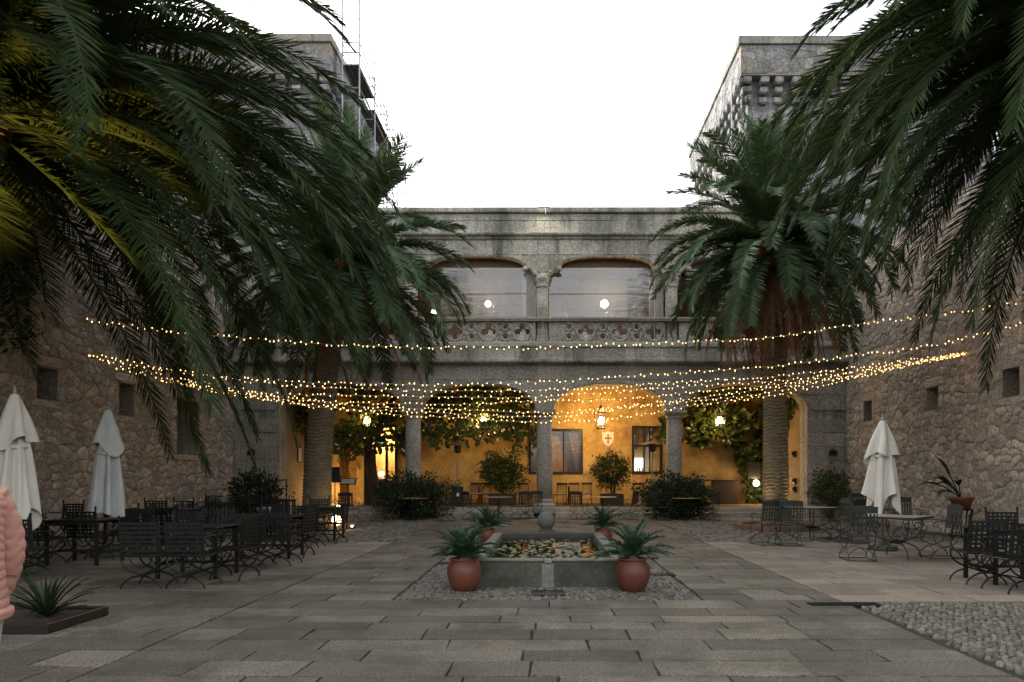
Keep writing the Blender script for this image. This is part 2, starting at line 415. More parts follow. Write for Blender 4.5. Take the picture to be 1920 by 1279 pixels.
def rock(mb, poly, fr, rnd, gap=.02, depth=.05, c0=(0,0)):     # a stone in a wall: fr maps (u, v, out) to space
    n = len(poly); d = depth*rnd.uniform(.1, 1.2)
    c = (sum(p[0] for p in poly)/n, sum(p[1] for p in poly)/n)
    q = []
    for k in range(n):                                         # cut corners so stones look rounded
        a, b = poly[k], poly[(k+1)%n]
        j1, j2 = rnd.uniform(-.018,.018), rnd.uniform(-.018,.018)
        q.append((a[0]*.78+b[0]*.22, a[1]*.78+b[1]*.22)); q.append(((a[0]+b[0])/2+j1, (a[1]+b[1])/2+j2)); q.append((a[0]*.22+b[0]*.78, a[1]*.22+b[1]*.78))
    def ring(g_, h, jit=0):
        o = []
        for p in q:
            dx, dy = c[0]-p[0], c[1]-p[1]; l = math.hypot(dx, dy) or 1; t = min(g_, l*.7)/l
            o.append(fr(p[0]+dx*t, p[1]+dy*t, h+rnd.uniform(-jit,jit)))
        return o
    m = len(q)
    V = ring(gap*.4, -.012) + ring(gap*1.0+.01, d*.55, .006) + ring(gap*1.2+.06, d, .010) + [fr(c[0], c[1], d*1.08)]
    o = Vector(fr(c0[0], c0[1], 0)) if c0 != (0,0) else Vector((0,0,0))
    V = [Vector(v)-o for v in V]
    fs = [(r*m+k, r*m+(k+1)%m, (r+1)*m+(k+1)%m, (r+1)*m+k) for r in range(2) for k in range(m)]
    fs += [(2*m+k, 2*m+(k+1)%m, 3*m) for k in range(m)]
    mb.add(V, fs); return o
def pierced(mb, u0, u1, v0, v1, holes, fr, depth, back=True):  # plane with real recesses
    us = sorted({u0, u1, *[h[0] for h in holes], *[h[1] for h in holes]}); vs_ = sorted({v0, v1, *[h[2] for h in holes], *[h[3] for h in holes]})
    for i in range(len(us)-1):
        for j in range(len(vs_)-1):
            cu, cv = (us[i]+us[i+1])/2, (vs_[j]+vs_[j+1])/2
            if any(h[0] < cu < h[1] and h[2] < cv < h[3] for h in holes): continue
            mb.add([fr(us[i],vs_[j],0), fr(us[i+1],vs_[j],0), fr(us[i+1],vs_[j+1],0), fr(us[i],vs_[j+1],0)], [(0,1,2,3)])
    for (a,b,c,d) in holes:
        o = [fr(a,c,0),fr(b,c,0),fr(b,d,0),fr(a,d,0)]; k = [fr(a,c,-depth),fr(b,c,-depth),fr(b,d,-depth),fr(a,d,-depth)]
        mb.add(o+k, [(0,1,5,4),(1,2,6,5),(2,3,7,6),(3,0,4,7)] + ([(4,5,6,7)] if back else []))
def rubble_wall(thingo, fr, u0, u1, v1, holes, seed, su, sv, camkey, nobj=290, mat='rubble'):
    rnd = random.Random(seed)
    mb = MB(); pierced(mb, u0, u1, 0, v1, holes, lambda u,v,o: fr(u,v,o+.008), .75)
    p0, p1 = fr(u0,0,-.9), fr(u1,v1,-.9)
    mb.add([fr(u0,v1,0),fr(u1,v1,0),fr(u1,v1,-.9),fr(u0,v1,-.9), fr(u0,0,-.9),fr(u1,0,-.9),fr(u0,0,0),fr(u1,0,0)], [(0,1,2,3),(3,2,5,4),(0,3,4,6),(1,2,5,7)])
    mb.build('mortar_core', M['mortar'], thingo)
    fr_holes = [(a-.02, b+.02, c-.02, d+.02) for a,b,c,d in holes]
    big = []
    for (a,b,c,d) in holes:                                    # dressed stones round each opening
        t = .30
        for (q0,q1,q2,q3) in ((a-t*.9,b+t*.9,d,d+t),(a-t*.7,b+t*.7,c-t*.7,c)):
            m_ = MB(); m_v = [(q0+.01,q2+.01),(q1-.01,q2+.01),(q1-.01,q3-.01),(q0+.01,q3-.01)]
            cc = ((q0+q1)/2,(q2+q3)/2); o = rock(m_, m_v, fr, rnd, .01, .07, cc); m_.build('stone', M[mat], thingo, loc=o)
        k = c; 
        while k < d-.05:
            hh = min(R.uniform(.3,.5), d-k)
            for (q0,q1) in ((a-t*rnd.uniform(.7,1.2),a),(b,b+t*rnd.uniform(.7,1.2))):
                m_ = MB(); cc = ((q0+q1)/2, k+hh/2)
                o = rock(m_, [(q0+.01,k+.01),(q1-.005,k+.01),(q1-.005,k+hh-.01),(q0+.01,k+hh-.01)], fr, rnd, .01, .06, cc); m_.build('stone', M[mat], thingo, loc=o)
            k += hh
        fr_holes.append((a-t*.9, b+t*.9, c-t*.7, d+t))
    cs = cells(u0, u1, 0, v1, su, sv, fr_holes, rnd)
    cs.sort(key=lambda s: camkey(s[0]))
    rest = MB()
    for i, (s, poly) in enumerate(cs):
        if i < nobj:
            m_ = MB(); o = rock(m_, poly, fr, rnd, .008, .036, s); m_.build('stone', M[mat], thingo, smooth=True, loc=o)
        else: rock(rest, poly, fr, rnd, .008, .036)
    if rest.v: tag(rest.build('stones_beyond', M[mat], thingo, True), kind='stuff')

def onwall(X, px0, px1, py0, py1):                             # rectangle on a side wall from its outline in the photo
    ya, yb = sorted((X*F/(px0-VX), X*F/(px1-VX))); ym = (ya+yb)/2
    return (ya, yb, HC+(VY-py1)/F*ym, HC+(VY-py0)/F*ym)
rw = thing('stone_wall', 'tall rubble stone wall with small square openings on the right of the courtyard', 'wall')
frR = lambda u, v, o: (XR-o, u, v)
hR = [onwall(XR,1620,1635,752,790), onwall(XR,1738,1760,727,769), onwall(XR,1880,1912,690,744), onwall(XR,1852,1860,1000,1001)]
hR = [(a, max(b, a+.45), c, max(d, c+.3)) for a,b,c,d in hR[:3]]
rubble_wall(rw, frR, 2.0, YF-.02, 9.8, hR, 3, .31, .215, lambda s: 0 if (15.5 < s[0] < 27.6 and s[1] < 6.2) else 100+abs(s[0]-20)+s[1]*.2)
m_ = MB()
y = 9.0
while y < 26.5:
    l = R.uniform(.8,1.5); m_ = MB(); m_.bbox(-.3,0,0,l-.02,-.05,R.uniform(.16,.2),.015); m_.build('ledge_block', M['granite_clean'], rw, loc=(XR-.07,y,0)); y += l
lw = thing('stone_wall', 'shadowed rubble stone wall with deep slit openings behind the left tables', 'wall')
frL = lambda u, v, o: (XL+o, u, v)
hL = [onwall(XL,69,107,690,750), onwall(XL,223,250,720,780), onwall(XL,331,372,752,853)]
rubble_wall(lw, frL, 2.0, YF-.02, 10.5, hL, 5, .32, .22, lambda s: 0 if (12 < s[0] < 27 and s[1] < 4.6) else 100+abs(s[0]-18)+s[1])

# ================================================================ towers
def tower(name, label, x0, x1, y0, y1, ztop, side):            # side: +1 shows its left flank, -1 its right flank
    t = thing(name, label, 'tower')
    ov = .55
    mb = MB(); mb.box(x0+ov, x1-ov, y0+ov, y1-ov, -.02, ztop-2.01); mb.build('tower_wall', M['tower'], t)
    mb = MB(); mb.box(x0+.04, x1-.04, y0+.04, y1-.04, ztop-2.0, ztop-.4); mb.build('parapet_core', M['mortar'], t)
    rnd = random.Random(11 if side > 0 else 12)
    xs = x0 if side > 0 else x1
    fF = lambda u, v, o: (u, y0+.03-o, v)
    fS = (lambda u, v, o: (x0+.03-o, u, v)) if side > 0 else (lambda u, v, o: (x1-.03+o, u, v))
    fFl = lambda u, v, o: (u, y0+ov-o, v)
    fSl = (lambda u, v, o: (x0+ov-o, u, v)) if side > 0 else (lambda u, v, o: (x1-ov+o, u, v))
    rest = MB()
    zone = [(fF, x0+.03, x1-.03, ztop-1.95, ztop-.42), (fS, y0+.03, y1-.03, ztop-1.95, ztop-.42),
            (fFl, x0+ov, x1-ov, ztop-13.5, ztop-2.1), (fSl, y0+ov, y1-ov, ztop-13.5, ztop-2.1)]
    n = 0
    for zi, (fr, a, b, c, d) in enumerate(zone):
        for s, poly in cells(a, b, c, d, .58, .38, [], rnd, .25):
            if zi < 2 and n < 190:
                m_ = MB(); o = rock(m_, poly, fr, rnd, .010, .022, s); m_.build('stone', M['tower'], t, loc=o); n += 1
            else: rock(rest, poly, fr, rnd, .010, .022)
    tag(rest.build('stones_beyond', M['tower'], t), kind='stuff')
    # coping
    for (a, b, c, d) in ((x0-.08, x1+.08, y0-.08, y0+.5), ):
        x = a
        while x < b-.1:
            l = min(R.uniform(1.2,1.9), b-x); m_ = MB(); m_.bbox(0, l-.015, 0, .55, 0, .42, .03); m_.build('coping_block', M['granite'], t, loc=(x, c, ztop-.42)); x += l
    y = y0+.5
    while y < y1:
        l = min(R.uniform(1.2,1.9), y1+.08-y); m_ = MB(); m_.bbox(0, .55, 0, l-.015, 0, .42, .03)
        m_.build('coping_block', M['granite'], t, loc=((x0-.08) if side > 0 else x1-.47, y, ztop-.42)); y += l
    # corbels: three stepped stones each
    cb = MB()
    for k, (dep, z) in enumerate(((.22,-1.28),(.40,-.84),(.58,-.40))):
        cb.bbox(-.21, .21, -dep, .06, z, z+.36, .07)
    cm = cb.build('corbel', M['tower'], t, smooth=False); first = True
    step = .84
    def put(loc, rz):
        nonlocal first
        if first: cm.location = loc; cm.rotation_euler.z = rz; first = False
        else: link('corbel', cm.data, t, loc, rz)
    x = x0+.4
    while x < x1-.2: put((x+R.uniform(-.05,.05), y0+ov, ztop-2.02), 0); x += step*R.uniform(.93,1.07)
    y = y0+.3
    while y < y1-.2: put(((x0+ov) if side > 0 else (x1-ov), y, ztop-2.02), -math.pi/2 if side > 0 else math.pi/2); y += step
    return t
tr_ = tower('castle_tower', 'square castle tower with corbelled parapet rising on the right against the sky', 10.0, 24, 36, 48.9, 24.47, 1)
m_ = MB(); m_.tube([at(1372,150,37.2), at(1372,262,37.2)], .035, 6); m_.build('drain_pipe', M['steel'], tr_)
tl_ = tower('castle_tower', 'square castle tower with corbelled parapet behind scaffolding on the left', -26, -11.27, 36, 48.9, 24.58, -1)

# scaffolding along the flank of the left tower
scf = thing('scaffolding', 'galvanised steel scaffolding with brown decks beside the left tower', 'scaffolding')
ys = [36.2, 39.4, 42.4, 45.3, 48.0]; tops = {36.2: 30, 39.4: 24.1+1.9, 42.4: 24.6, 45.3: 24.3, 48.0: 23.4}
for y in ys:
    for xx, dz in ((-10.72,0),(-9.83,0)):
        m_ = MB(); zt = tops[y] + (0 if xx > -10 or y == 36.2 else -.8)
        m_.tube([(0,0,0),(0,0,zt)], .038, 6)
        z = 1.0
        for z in [zt - k*.9 for k in range(1, 9)]: m_.tube([(0,0,z-.03),(0,0,z+.03)], .05, 6)
        m_.build('standard', M['steel'], scf, loc=(xx, y, 0))
    for z in (24.25, 23.75, 23.1, 21.9, 21.2, 19.5):
        if z > tops[y]: continue
        m_ = MB(); m_.tube([(-10.72,y,z),(-9.83,y,z)], .034, 5); m_.build('transom', M['steel'], scf)
for z in (24.25, 23.75, 22.95, 21.9, 19.5):
    for xx in (-9.83, -10.72):
        m_ = MB(); m_.tube([(xx,36.2,z-.0),(xx,48.0,z-(.9 if z > 23 else 0))], .032, 5); m_.build('ledger', M['steel'], scf)
for (ya, yb, z) in ((36.2,39.4,23.1),(39.5,44.2,22.45),(44.6,48.0,22.2),(36.2,42.4,19.5)):
    for k in range(3):
        m_ = MB(); x = -10.68+k*.285; m_.box(x, x+.265, ya, yb, z, z+.05)
        for q in range(4): m_.box(x+.02+q*.065, x+.045+q*.065, ya, yb, z-.03, z-.001)
        yy = ya+.4
        while yy < yb: m_.box(x+.003, x+.262, yy, yy+.05, z-.045, z-.031); yy += .75
        m_.build('deck_board', M['deck'], scf)
m_ = MB(); m_.tube([(-9.83,36.2,21.3),(-9.83,39.4,22.9)], .024, 5); m_.tube([(-9.83,39.4,19.6),(-10.72,39.4,21.8)], .024, 5); m_.build('brace', M['steel'], scf)
# ================================================================ the arcaded building
ZF = lambda py: HC + (VY-py)/F*YF
bld = thing('arcaded_building', 'two-storey granite building with arched arcade below and glazed gallery above', 'building')
ST = MB()                                                      # smooth cores hidden behind the blocks
def ell(x, a, b, zs, zc, n=2.2):
    h = (b-a)/2; u = abs(x-(a+b)/2)/h
    return zs if u >= 1 else zs + (zc-zs)*(1-u**n)**(1/n)
lowA = [(-10.7,-5.80),(-5.06,-.50),(.24,4.73),(5.47,10.33)]
def low1(x):
    for a, b in lowA:
        if a < x < b: return ell(x, a, b, 4.28, 5.32)
    return 4.2 if -10.7 < x < 10.33 else 0.0
uc = [-5.45, -.22, 4.95]
upA = [(-10.6,-5.72),(-5.18,-.49),(.05,4.68),(5.22,10.3)]
def low2(x):
    for a, b in upA:
        if a < x < b:
            t = min(x-a, b-x); half = (b-a)/2
            if t < .42: return 9.68 + .30*math.sqrt(max(0, 1-(1-t/.42)**2))
            u = (half-t)/(half-.42)
            return 9.95 + .47*(1-u**2.4)**(1/2.4)
    return 9.66 if -10.6 < x < 10.3 else 6.7
def arcade(name, low, x0, x1, ztop, y0, y1, mat, extra):
    xs = set([x0, x1] + extra)
    x = x0
    while x < x1: xs.add(round(x,3)); x += .11
    xs = sorted(xs); mb = MB(); e = 1e-4
    for a, b in zip(xs, xs[1:]):
        if b-a < 1e-3: continue
        za, zb = low(a+e), low(b-e)
        V = [(a,y0,za),(b,y0,zb),(b,y0,ztop),(a,y0,ztop),(a,y1,za),(b,y1,zb),(b,y1,ztop),(a,y1,ztop)]
        mb.add(V, [(0,1,2,3),(5,4,7,6),(0,4,5,1),(3,2,6,7)])
        zc = low(b+e)
        if abs(zc-zb) > .02: mb.add([(b,y0,zb),(b,y1,zb),(b,y1,zc),(b,y0,zc)], [(0,1,2,3)])
    return mb.build(name, mat, bld)
YB = YF+.8
arcade('arcade_wall', low1, XL, XR, 6.1, YF, YB, M['granite'], [p for ab in lowA for p in ab])
arcade('gallery_wall', low2, XL, XR, 11.2, YF, YB, M['granite'], [p for ab in upA for p in ab])
def face_blocks(x0, x1, courses, lmin, lmax, low, mat, yf, proud=.03, cuts=()):
    for z0, z1 in courses:
        x = x0
        while x < x1-.05:
            l = R.uniform(lmin, lmax)
            if x1-x-l < lmin*.6: l = x1-x
            n = 5; xs_ = [x+.016+(l-.032)*i/n for i in range(n+1)]
            lows = [max(z0+.01, low(q)+.03) for q in xs_]
            if max(z1-.01-q for q in lows) > .06:
                for run in (range(n),):
                    m_ = MB(); pf = yf-proud*R.uniform(.5,1.9)
                    ks = [k for k in range(n) if min(lows[k], lows[k+1]) < z1-.05]
                    if not ks: continue
                    ka, kb = ks[0], ks[-1]+1
                    top = z1-.01; b = .018; poly = [(xs_[k], min(lows[k], top-.01)) for k in range(ka, kb+1)] + [(xs_[kb], top), (xs_[ka], top)]
                    c = (sum(p[0] for p in poly)/len(poly), sum(p[1] for p in poly)/len(poly)); N_ = len(poly)
                    V = []
                    for (g_, yy) in ((0, yf+.004),(0, pf+b*.6),(b, pf)):
                        for p in poly:
                            dx, dz = c[0]-p[0], c[1]-p[1]; ll = math.hypot(dx,dz) or 1
                            V.append((p[0]+dx/ll*g_-c[0], yy, p[1]+dz/ll*g_-c[1]))
                    fs = [(r*N_+k, r*N_+(k+1)%N_, (r+1)*N_+(k+1)%N_, (r+1)*N_+k) for r in range(2) for k in range(N_)]
                    fs.append(tuple(range(2*N_,3*N_))); m_.add(V, fs)
                    m_.build('stone_block', mat, bld, loc=(c[0],0,c[1]))
            x += l
PX = 8.2                                                       # beyond this the palms hide the wall
zero = lambda x: 0
face_blocks(XL+.02, XR-.02, [(4.25,4.85),(4.86,5.45),(5.46,6.05)], .9, 1.6, lambda x: low1(x), M['granite_clean'], YF, .018)
face_blocks(XL+.02, -10.72, [(z,z+.55) for z in [.0+.56*i for i in range(7)]], .5, .9, zero, M['granite_clean'], YF, .02)
face_blocks(10.35, XR-.02, [(z,z+.55) for z in [.0+.56*i for i in range(7)]], .5, .9, zero, M['granite_clean'], YF, .02)
face_blocks(XL+.02, XR-.02, [(9.75,10.42),(10.43,11.05)], .75, 1.1, low2, M['granite'], YF, .02)
face_blocks(XL+.02, XR-.02, [(11.26,11.78)], .8, 1.15, zero, M['granite'], YF-.02, .02)
face_blocks(XL+.02, XR-.02, [(11.79,12.06)], 1.3, 2.2, zero, M['granite'], YF-.02, .02)
m_ = MB(); m_.box(XL, XR, YF-.02, YB, 11.2, 12.08); m_.build('parapet', M['granite'], bld)
def moulding(name, prof, x0, x1, lmin, lmax, mat):             # prof: (y, z) outline swept along x in lengths
    x = x0
    while x < x1-.05:
        l = R.uniform(lmin, lmax)
        if x1-x-l < lmin*.6: l = x1-x
        m_ = MB(); n = len(prof); a, b = -l/2+.005, l/2-.005
        m_.add([(a,y,z) for y,z in prof]+[(b,y,z) for y,z in prof], [(k,(k+1)%n,n+(k+1)%n,n+k) for k in range(n)]+[tuple(range(n)),tuple(range(n,2*n))[::-1]])
        m_.build(name, mat, bld, loc=(x+l/2,0,0)); x += l
moulding('coping_block', [(YF-.16,12.09),(YF-.18,12.14),(YF-.18,12.27),(YB,12.30),(YB,12.09)], XL+.02, XR-.02, 1.8, 3, M['granite'])
moulding('cornice_block', [(YF-.04,11.02),(YF-.10,11.06),(YF-.12,11.12),(YF-.24,11.17),(YF-.26,11.22),(YF-.26,11.25),(YF-.05,11.27),(YF-.02,11.10)], XL+.02, XR-.02, 1.8, 3, M['granite'])
moulding('cornice_block', [(YF-.02,6.04),(YF-.14,6.06),(YF-.34,6.12),(YF-.36,6.17),(YF-.36,6.24),(YF-.24,6.27),(YF-.24,6.70),(YF-.30,6.73),(YF-.30,6.79),(YF-.0,6.80),(YF+.2,6.7),(YF+.2,6.04)], XL+.02, XR-.02, 1.5, 2.6, M['granite'])
# gallery slab, ceilings
m_ = MB(); m_.box(XL, XR, YF+.21, 33.2, 6.12, 6.76); m_.build('gallery_floor', M['granite_clean'], bld)
m_ = MB(); m_.box(XL, XR, YB+.01, 33.2, 10.95, 11.15); m_.build('gallery_ceiling', M['wood_dark'], bld)
m_ = MB(); m_.box(XL, XR, YB-.02, 33.4, 11.2, 11.5); m_.build('roof', M['granite_dark'], bld)
# ceiling beams
for i in range(22):
    m_ = MB(); m_.box(-.08,.08,YB+.02,33.1,10.72,10.94); m_.build('ceiling_beam', M['wood_dark'], bld, loc=(-11.6+i*1.1,0,0))
# gallery rear wall and ends
frG = lambda u, v, o: (u, 32.6-o, v)
m_ = MB(); pierced(m_, XL, XR, 6.7, 11, [(-4.2,-3.0,6.77,9.1),(1.2,2.6,6.77,9.1),(7,8.2,6.77,9.1)], frG, .4); m_.build('gallery_rear_wall', M['gallery_wood'], bld)
for x in (-10.9, 10.6):
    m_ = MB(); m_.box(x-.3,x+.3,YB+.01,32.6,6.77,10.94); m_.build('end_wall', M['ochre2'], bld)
# lower room: terrace floor, rear wall with openings, side walls
TY = 33.0; TZ = .36
m_ = MB(); m_.box(-10.95, 10.6, 28.22, TY+.7, -.04, TZ); m_.build('terrace_floor', M['terra_floor'], bld)
hW = [(-.89,1.66,1.76,3.86),(4.02,5.42,1.76,4.0),(-8.40,-7.20,.37,4.05),(-9.9,-9.1,.37,3.0)]
frW = lambda u, v, o: (u, TY-o, v)
m_ = MB(); pierced(m_, -10.95, 10.6, TZ, 6.11, hW, frW, 1.1); m_.build('terrace_rear_wall', M['ochre'], bld)
for (a, b) in ((-11.2,-10.71),(10.34,10.85)):
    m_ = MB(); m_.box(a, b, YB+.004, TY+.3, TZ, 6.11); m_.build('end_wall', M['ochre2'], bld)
# steps
for (y0, y1, z1) in ((27.42,27.84,.18),(27.82,28.24,.36)):
    x = -10.7
    while x < 10.3:
        l = min(R.uniform(1.3,2.4), 10.33-x); m_ = MB(); m_.bbox(.006,l-.006,0,y1-y0-.004,-.04,z1,.018); m_.build('step_block', M['granite_clean'], bld, loc=(x,y0,0)); x += l
# columns
def column(X, up):
    c = (0,0,0); m_ = MB()
    if not up:
        m_.lathe([(.315,.70),(.325,1.6),(.315,2.6),(.30,4.0)], 24); s_ = m_.build('column', M['granite_clean'], bld, True, (X,28.0,0))
        m_ = MB(); m_.bbox(-.42,.42,-.58,.4,0,.42,.02); m_.build('plinth', M['granite_clean'], s_)
        m_ = MB(); m_.lathe([(.43,.42),(.44,.47),(.42,.53),(.36,.55),(.355,.60),(.385,.64),(.36,.69),(.32,.71)], 24); m_.build('column_base', M['granite_clean'], s_, True)
        m_ = MB(); m_.lathe([(.31,3.93),(.34,3.96),(.34,4.0),(.31,4.02),(.33,4.06),(.40,4.12),(.41,4.16)], 24); m_.box(-.44,.44,-.44,.44,4.16,4.27); m_.build('capital', M['granite_clean'], s_)
    else:
        m_.lathe([(.24,7.5),(.24,9.2)], 16); s_ = m_.build('column', M['granite_clean'], bld, True, (X,27.78,0))
        m_ = MB(); m_.lathe([(.34,6.80),(.36,6.84),(.36,7.0),(.32,7.03),(.32,7.08),(.29,7.11),(.29,7.2),(.25,7.25),(.24,8.3),(.255,8.31),(.255,8.38),(.24,8.40)], 8); m_.build('column_base', M['granite_clean'], s_)
        m_ = MB(); m_.lathe([(.24,9.14),(.28,9.17),(.28,9.22),(.25,9.24),(.26,9.35),(.31,9.48),(.32,9.54),(.30,9.56),(.30,9.67)], 16); m_.build('capital', M['granite_clean'], s_, True)
        for sx in (-1, 1):
            m_ = MB(); P = [(sx*(.26+.40*(1-math.cos(t))),-.12,9.62+.36*math.sin(t)) for t in [i*math.pi/2/7 for i in range(8)]]
            m_.tube(P, [.10,.10,.095,.09,.085,.08,.075,.09], 8)
            m_.lathe([(.02,-.10),(.09,-.07),(.12,0),(.09,.07),(.02,.1)], 10, (sx*.68,-.12,9.90)); m_.build('carved_bracket', M['granite_clean'], s_, True)
            m_ = MB(); m_.box(-.17,.17,.1,.5,6.8,10.1); m_.build('jamb', M['granite_clean'], s_, loc=(sx*.47,0,0)) if sx < 0 else None
for X in (-5.43,-.13,5.10): column(X, 0)
for X in uc: column(X, 1)
# pointed balustrade with quatrefoil tracery, one panel per bay
def tracery(L):
    cu = bpy.data.curves.new('tracery_outline', 'CURVE'); cu.dimensions = '2D'; cu.fill_mode = 'BOTH'; cu.extrude = .04; cu.bevel_depth = .018; cu.bevel_resolution = 0
    def spl(P):
        s = cu.splines.new('POLY'); s.points.add(len(P)-1)
        for q, p in zip(s.points, P): q.co = (p[0], p[1], 0, 1)
        s.use_cyclic_u = True
    H = .83; spl([(0,0),(L,0),(L,H),(0,H)])
    per = 1.345; n = int(round(L/per*2)); cen = []
    x = per*.08
    for k in range(-1, n+2):
        xc = x + k*per/2
        if k % 2 == 0:
            P = []
            for q in range(4):
                a0 = q*math.pi/2
                for i in range(9):
                    t = a0 - math.pi*.62 + i*(math.pi*1.24)/8
                    P.append((xc+.19*math.cos(a0)+.13*math.cos(t), H/2+.19*math.sin(a0)+.13*math.sin(t)))
            if min(p[0] for p in P) > .03 and max(p[0] for p in P) < L-.03: spl(P); cen.append((xc,H/2,.375))
        else:
            for zc in (.22,.61):
                if .13 < xc < L-.13: spl([(xc+.095*math.cos(t*math.pi/7), zc+.095*math.sin(t*math.pi/7)) for t in range(14)]); cen.append((xc,zc,.155))
            for s_ in (-1,1):
                xx = xc+s_*per*.2
                for zc, zz in ((.08,-1),(.75,1)):
                    if .1 < xx < L-.1: spl([(xx-.075,zc-.02*zz),(xx+.0,zc-.075*zz),(xx+.075,zc-.02*zz),(xx,zc+.012*zz)][::zz])
    ob = bpy.data.objects.new('tmp', cu); dg = bpy.context.evaluated_depsgraph_get()
    col.objects.link(ob); dg.update(); me = bpy.data.meshes.new_from_object(ob.evaluated_get(bpy.context.evaluated_depsgraph_get()))
    bpy.data.objects.remove(ob)
    me.transform(Matrix.Rotation(math.pi/2, 4, 'X')); me.materials.clear(); me.materials.append(M['granite_clean'])
    mb = MB()
    for (x_, z_, r_) in cen:
        P = [(x_+r_*math.cos(t*math.pi/10), -.085, z_+r_*math.sin(t*math.pi/10)) for t in range(21)]
        mb.tube(P, .034, 5, False)
    q4 = [c for c in cen if c[2] > .3]; c2 = [c for c in cen if c[2] < .2]
    for (xa, za, ra) in q4:
        for (xb, zb, rb) in c2:
            if abs(xa-xb) < .75:
                s_ = 1 if xb > xa else -1; ze = .04 if zb > H/2 else H-.04
                A = [(xa+s_*.37*math.cos(t), -.085, H/2+(1 if zb > H/2 else -1)*.37*math.sin(t)) for t in (1.1,.8,.5)]
                mb.tube(A+[(xa+s_*per*.27,-.085,H/2),(xa+s_*per*.36,-.085,H/2-(.15 if zb > H/2 else -.15)),(xa+s_*per*.42,-.085,ze)], .028, 5, False)
    mb.box(.0,L,-.10,-.04,.0,.035); mb.box(.0,L,-.10,-.04,H-.035,H)
    return me, mb
bal = []
for i, (a, b) in enumerate(upA):
    a2, b2 = a+.02, b-.02
    me, rings = tracery(b2-a2); me.name = 'tracery_panel'
    p = link('tracery_panel', me, bld, (a2, 27.62, 6.95)); rings.build('ring_moulding', M['granite_clean'], p, True)
moulding('rail_block', [(YF-.20,7.78),(YF-.20,7.82),(YF-.24,7.85),(YF-.24,7.91),(YF+.2,7.92),(YF+.2,7.78)], XL+.02, XR-.02, 1.4, 2.4, M['granite_clean'])
moulding('base_block', [(YF-.2,6.81),(YF-.2,6.90),(YF-.14,6.945),(YF+.18,6.946),(YF+.18,6.81)], XL+.02, XR-.02, 1.4, 2.4, M['granite_clean'])
# plastic sheets in the gallery bays
for (a, b) in upA:
    m_ = MB(); nx, nz = 30, 2; P = []
    for j in range(nz+1):
        for i in range(nx+1): P.append((a+(b-a)*i/nx, 28.12+.004*math.sin(i*1.7+j)+R.uniform(-.002,.002), 6.95+j*1.58))
    m_.add(P, [(j*(nx+1)+i, j*(nx+1)+i+1, (j+1)*(nx+1)+i+1, (j+1)*(nx+1)+i) for j in range(nz) for i in range(nx)])
    s_ = m_.build('plastic_sheet', M['curtain_sheet'], bld, True)
    m_ = MB(); m_.tube([(a,28.08,9.02),(b,28.08,9.02)], .012, 5); m_.build('sheet_bar', M['steel'], s_)
    m_ = MB(); m_.box(a, b, 28.10, 28.2, 10.08, 10.5); m_.build('wooden_valance', M['wood_seat'], bld)
    m_ = MB()
    for k in range(9): m_.tube([(b-.12-.05*k+.02*math.sin(k*2),28.3+.03*(k%2),6.9),(b-.12-.05*k,28.3+.03*(k%2),10.2)], .028, 6)
    m_.build('gathered_curtain', M['canvas'], bld, True)
# lower windows
def window(x0,x1,z0,z1, mull, y=TY, frame=.10):
    f = MB(); f.box(x0-.02,x0+frame,y-.05,y+.1,z0-.02,z1+.02); f.box(x1-frame,x1+.02,y-.05,y+.1,z0-.02,z1+.02)
    f.box(x0+frame+.001,x1-frame-.001,y-.05,y+.1,z1-frame,z1+.02); f.box(x0+frame+.001,x1-frame-.001,y-.05,y+.1,z0-.02,z0+frame*.8)
    for m in mull: f.box(m-.035,m+.035,y-.03,y+.08,z0+frame*.8,z1-frame)
    o = f.build('window', M['frame'], bld)
    p = MB(); p.add([(x0+frame,y+.03,z0),(x1-frame,y+.03,z0),(x1-frame,y+.03,z1),(x0+frame,y+.03,z1)],[(0,1,2,3)]); p.build('pane', M['pane'], o)
    return o
w1 = window(-.89,1.66,1.76,3.86,[.75])
def drape(x, z0, z1, w0, w1, s, y=TY+.25, mat='wood_seat'):
    m_ = MB(); n = 7; V = []
    for j in range(7):
        z = z1+(z0-z1)*j/6; ww = w0+(w1-w0)*(j/6)
        for i in range(n): V.append((x+s*ww*i/(n-1), y+.04*(i%2), z))
    m_.add(V, [(j*n+i,j*n+i+1,(j+1)*n+i+1,(j+1)*n+i) for j in range(6) for i in range(n-1)]); return m_.build('curtain', M[mat], bld, True)
drape(-.8,1.85,3.8,.6,.25,1); drape(1.57,1.85,3.8,.6,.2,-1)
w2 = window(4.02,5.42,1.76,4.0,[4.58,4.85]); f = MB(); f.box(4.12,5.32,TY-.02,TY+.07,3.02,3.12); f.build('transom_bar', M['frame'], w2)
drape(4.12,2.9,3.9,.45,.15,1)
m_ = MB(); m_.box(4.22,4.62,TY+.5,TY+.8,1.9,2.5); fridge = m_.build('lit_cabinet', glow('cold_cabinet_light',(.8,.9,1.0),1.1)); tag(fridge,'white lit cabinet glowing behind the window near the third column','cabinet')
for k in range(3):
    m_ = MB(); m_.lathe([(.035,0),(.035,.16),(.012,.21),(.012,.28)],8); tag(m_.build('bottle', M['black'], loc=(4.3+k*.12,TY+.35,1.86)),'dark bottle on the sill before the lit cabinet','bottle','bottles inside the window')
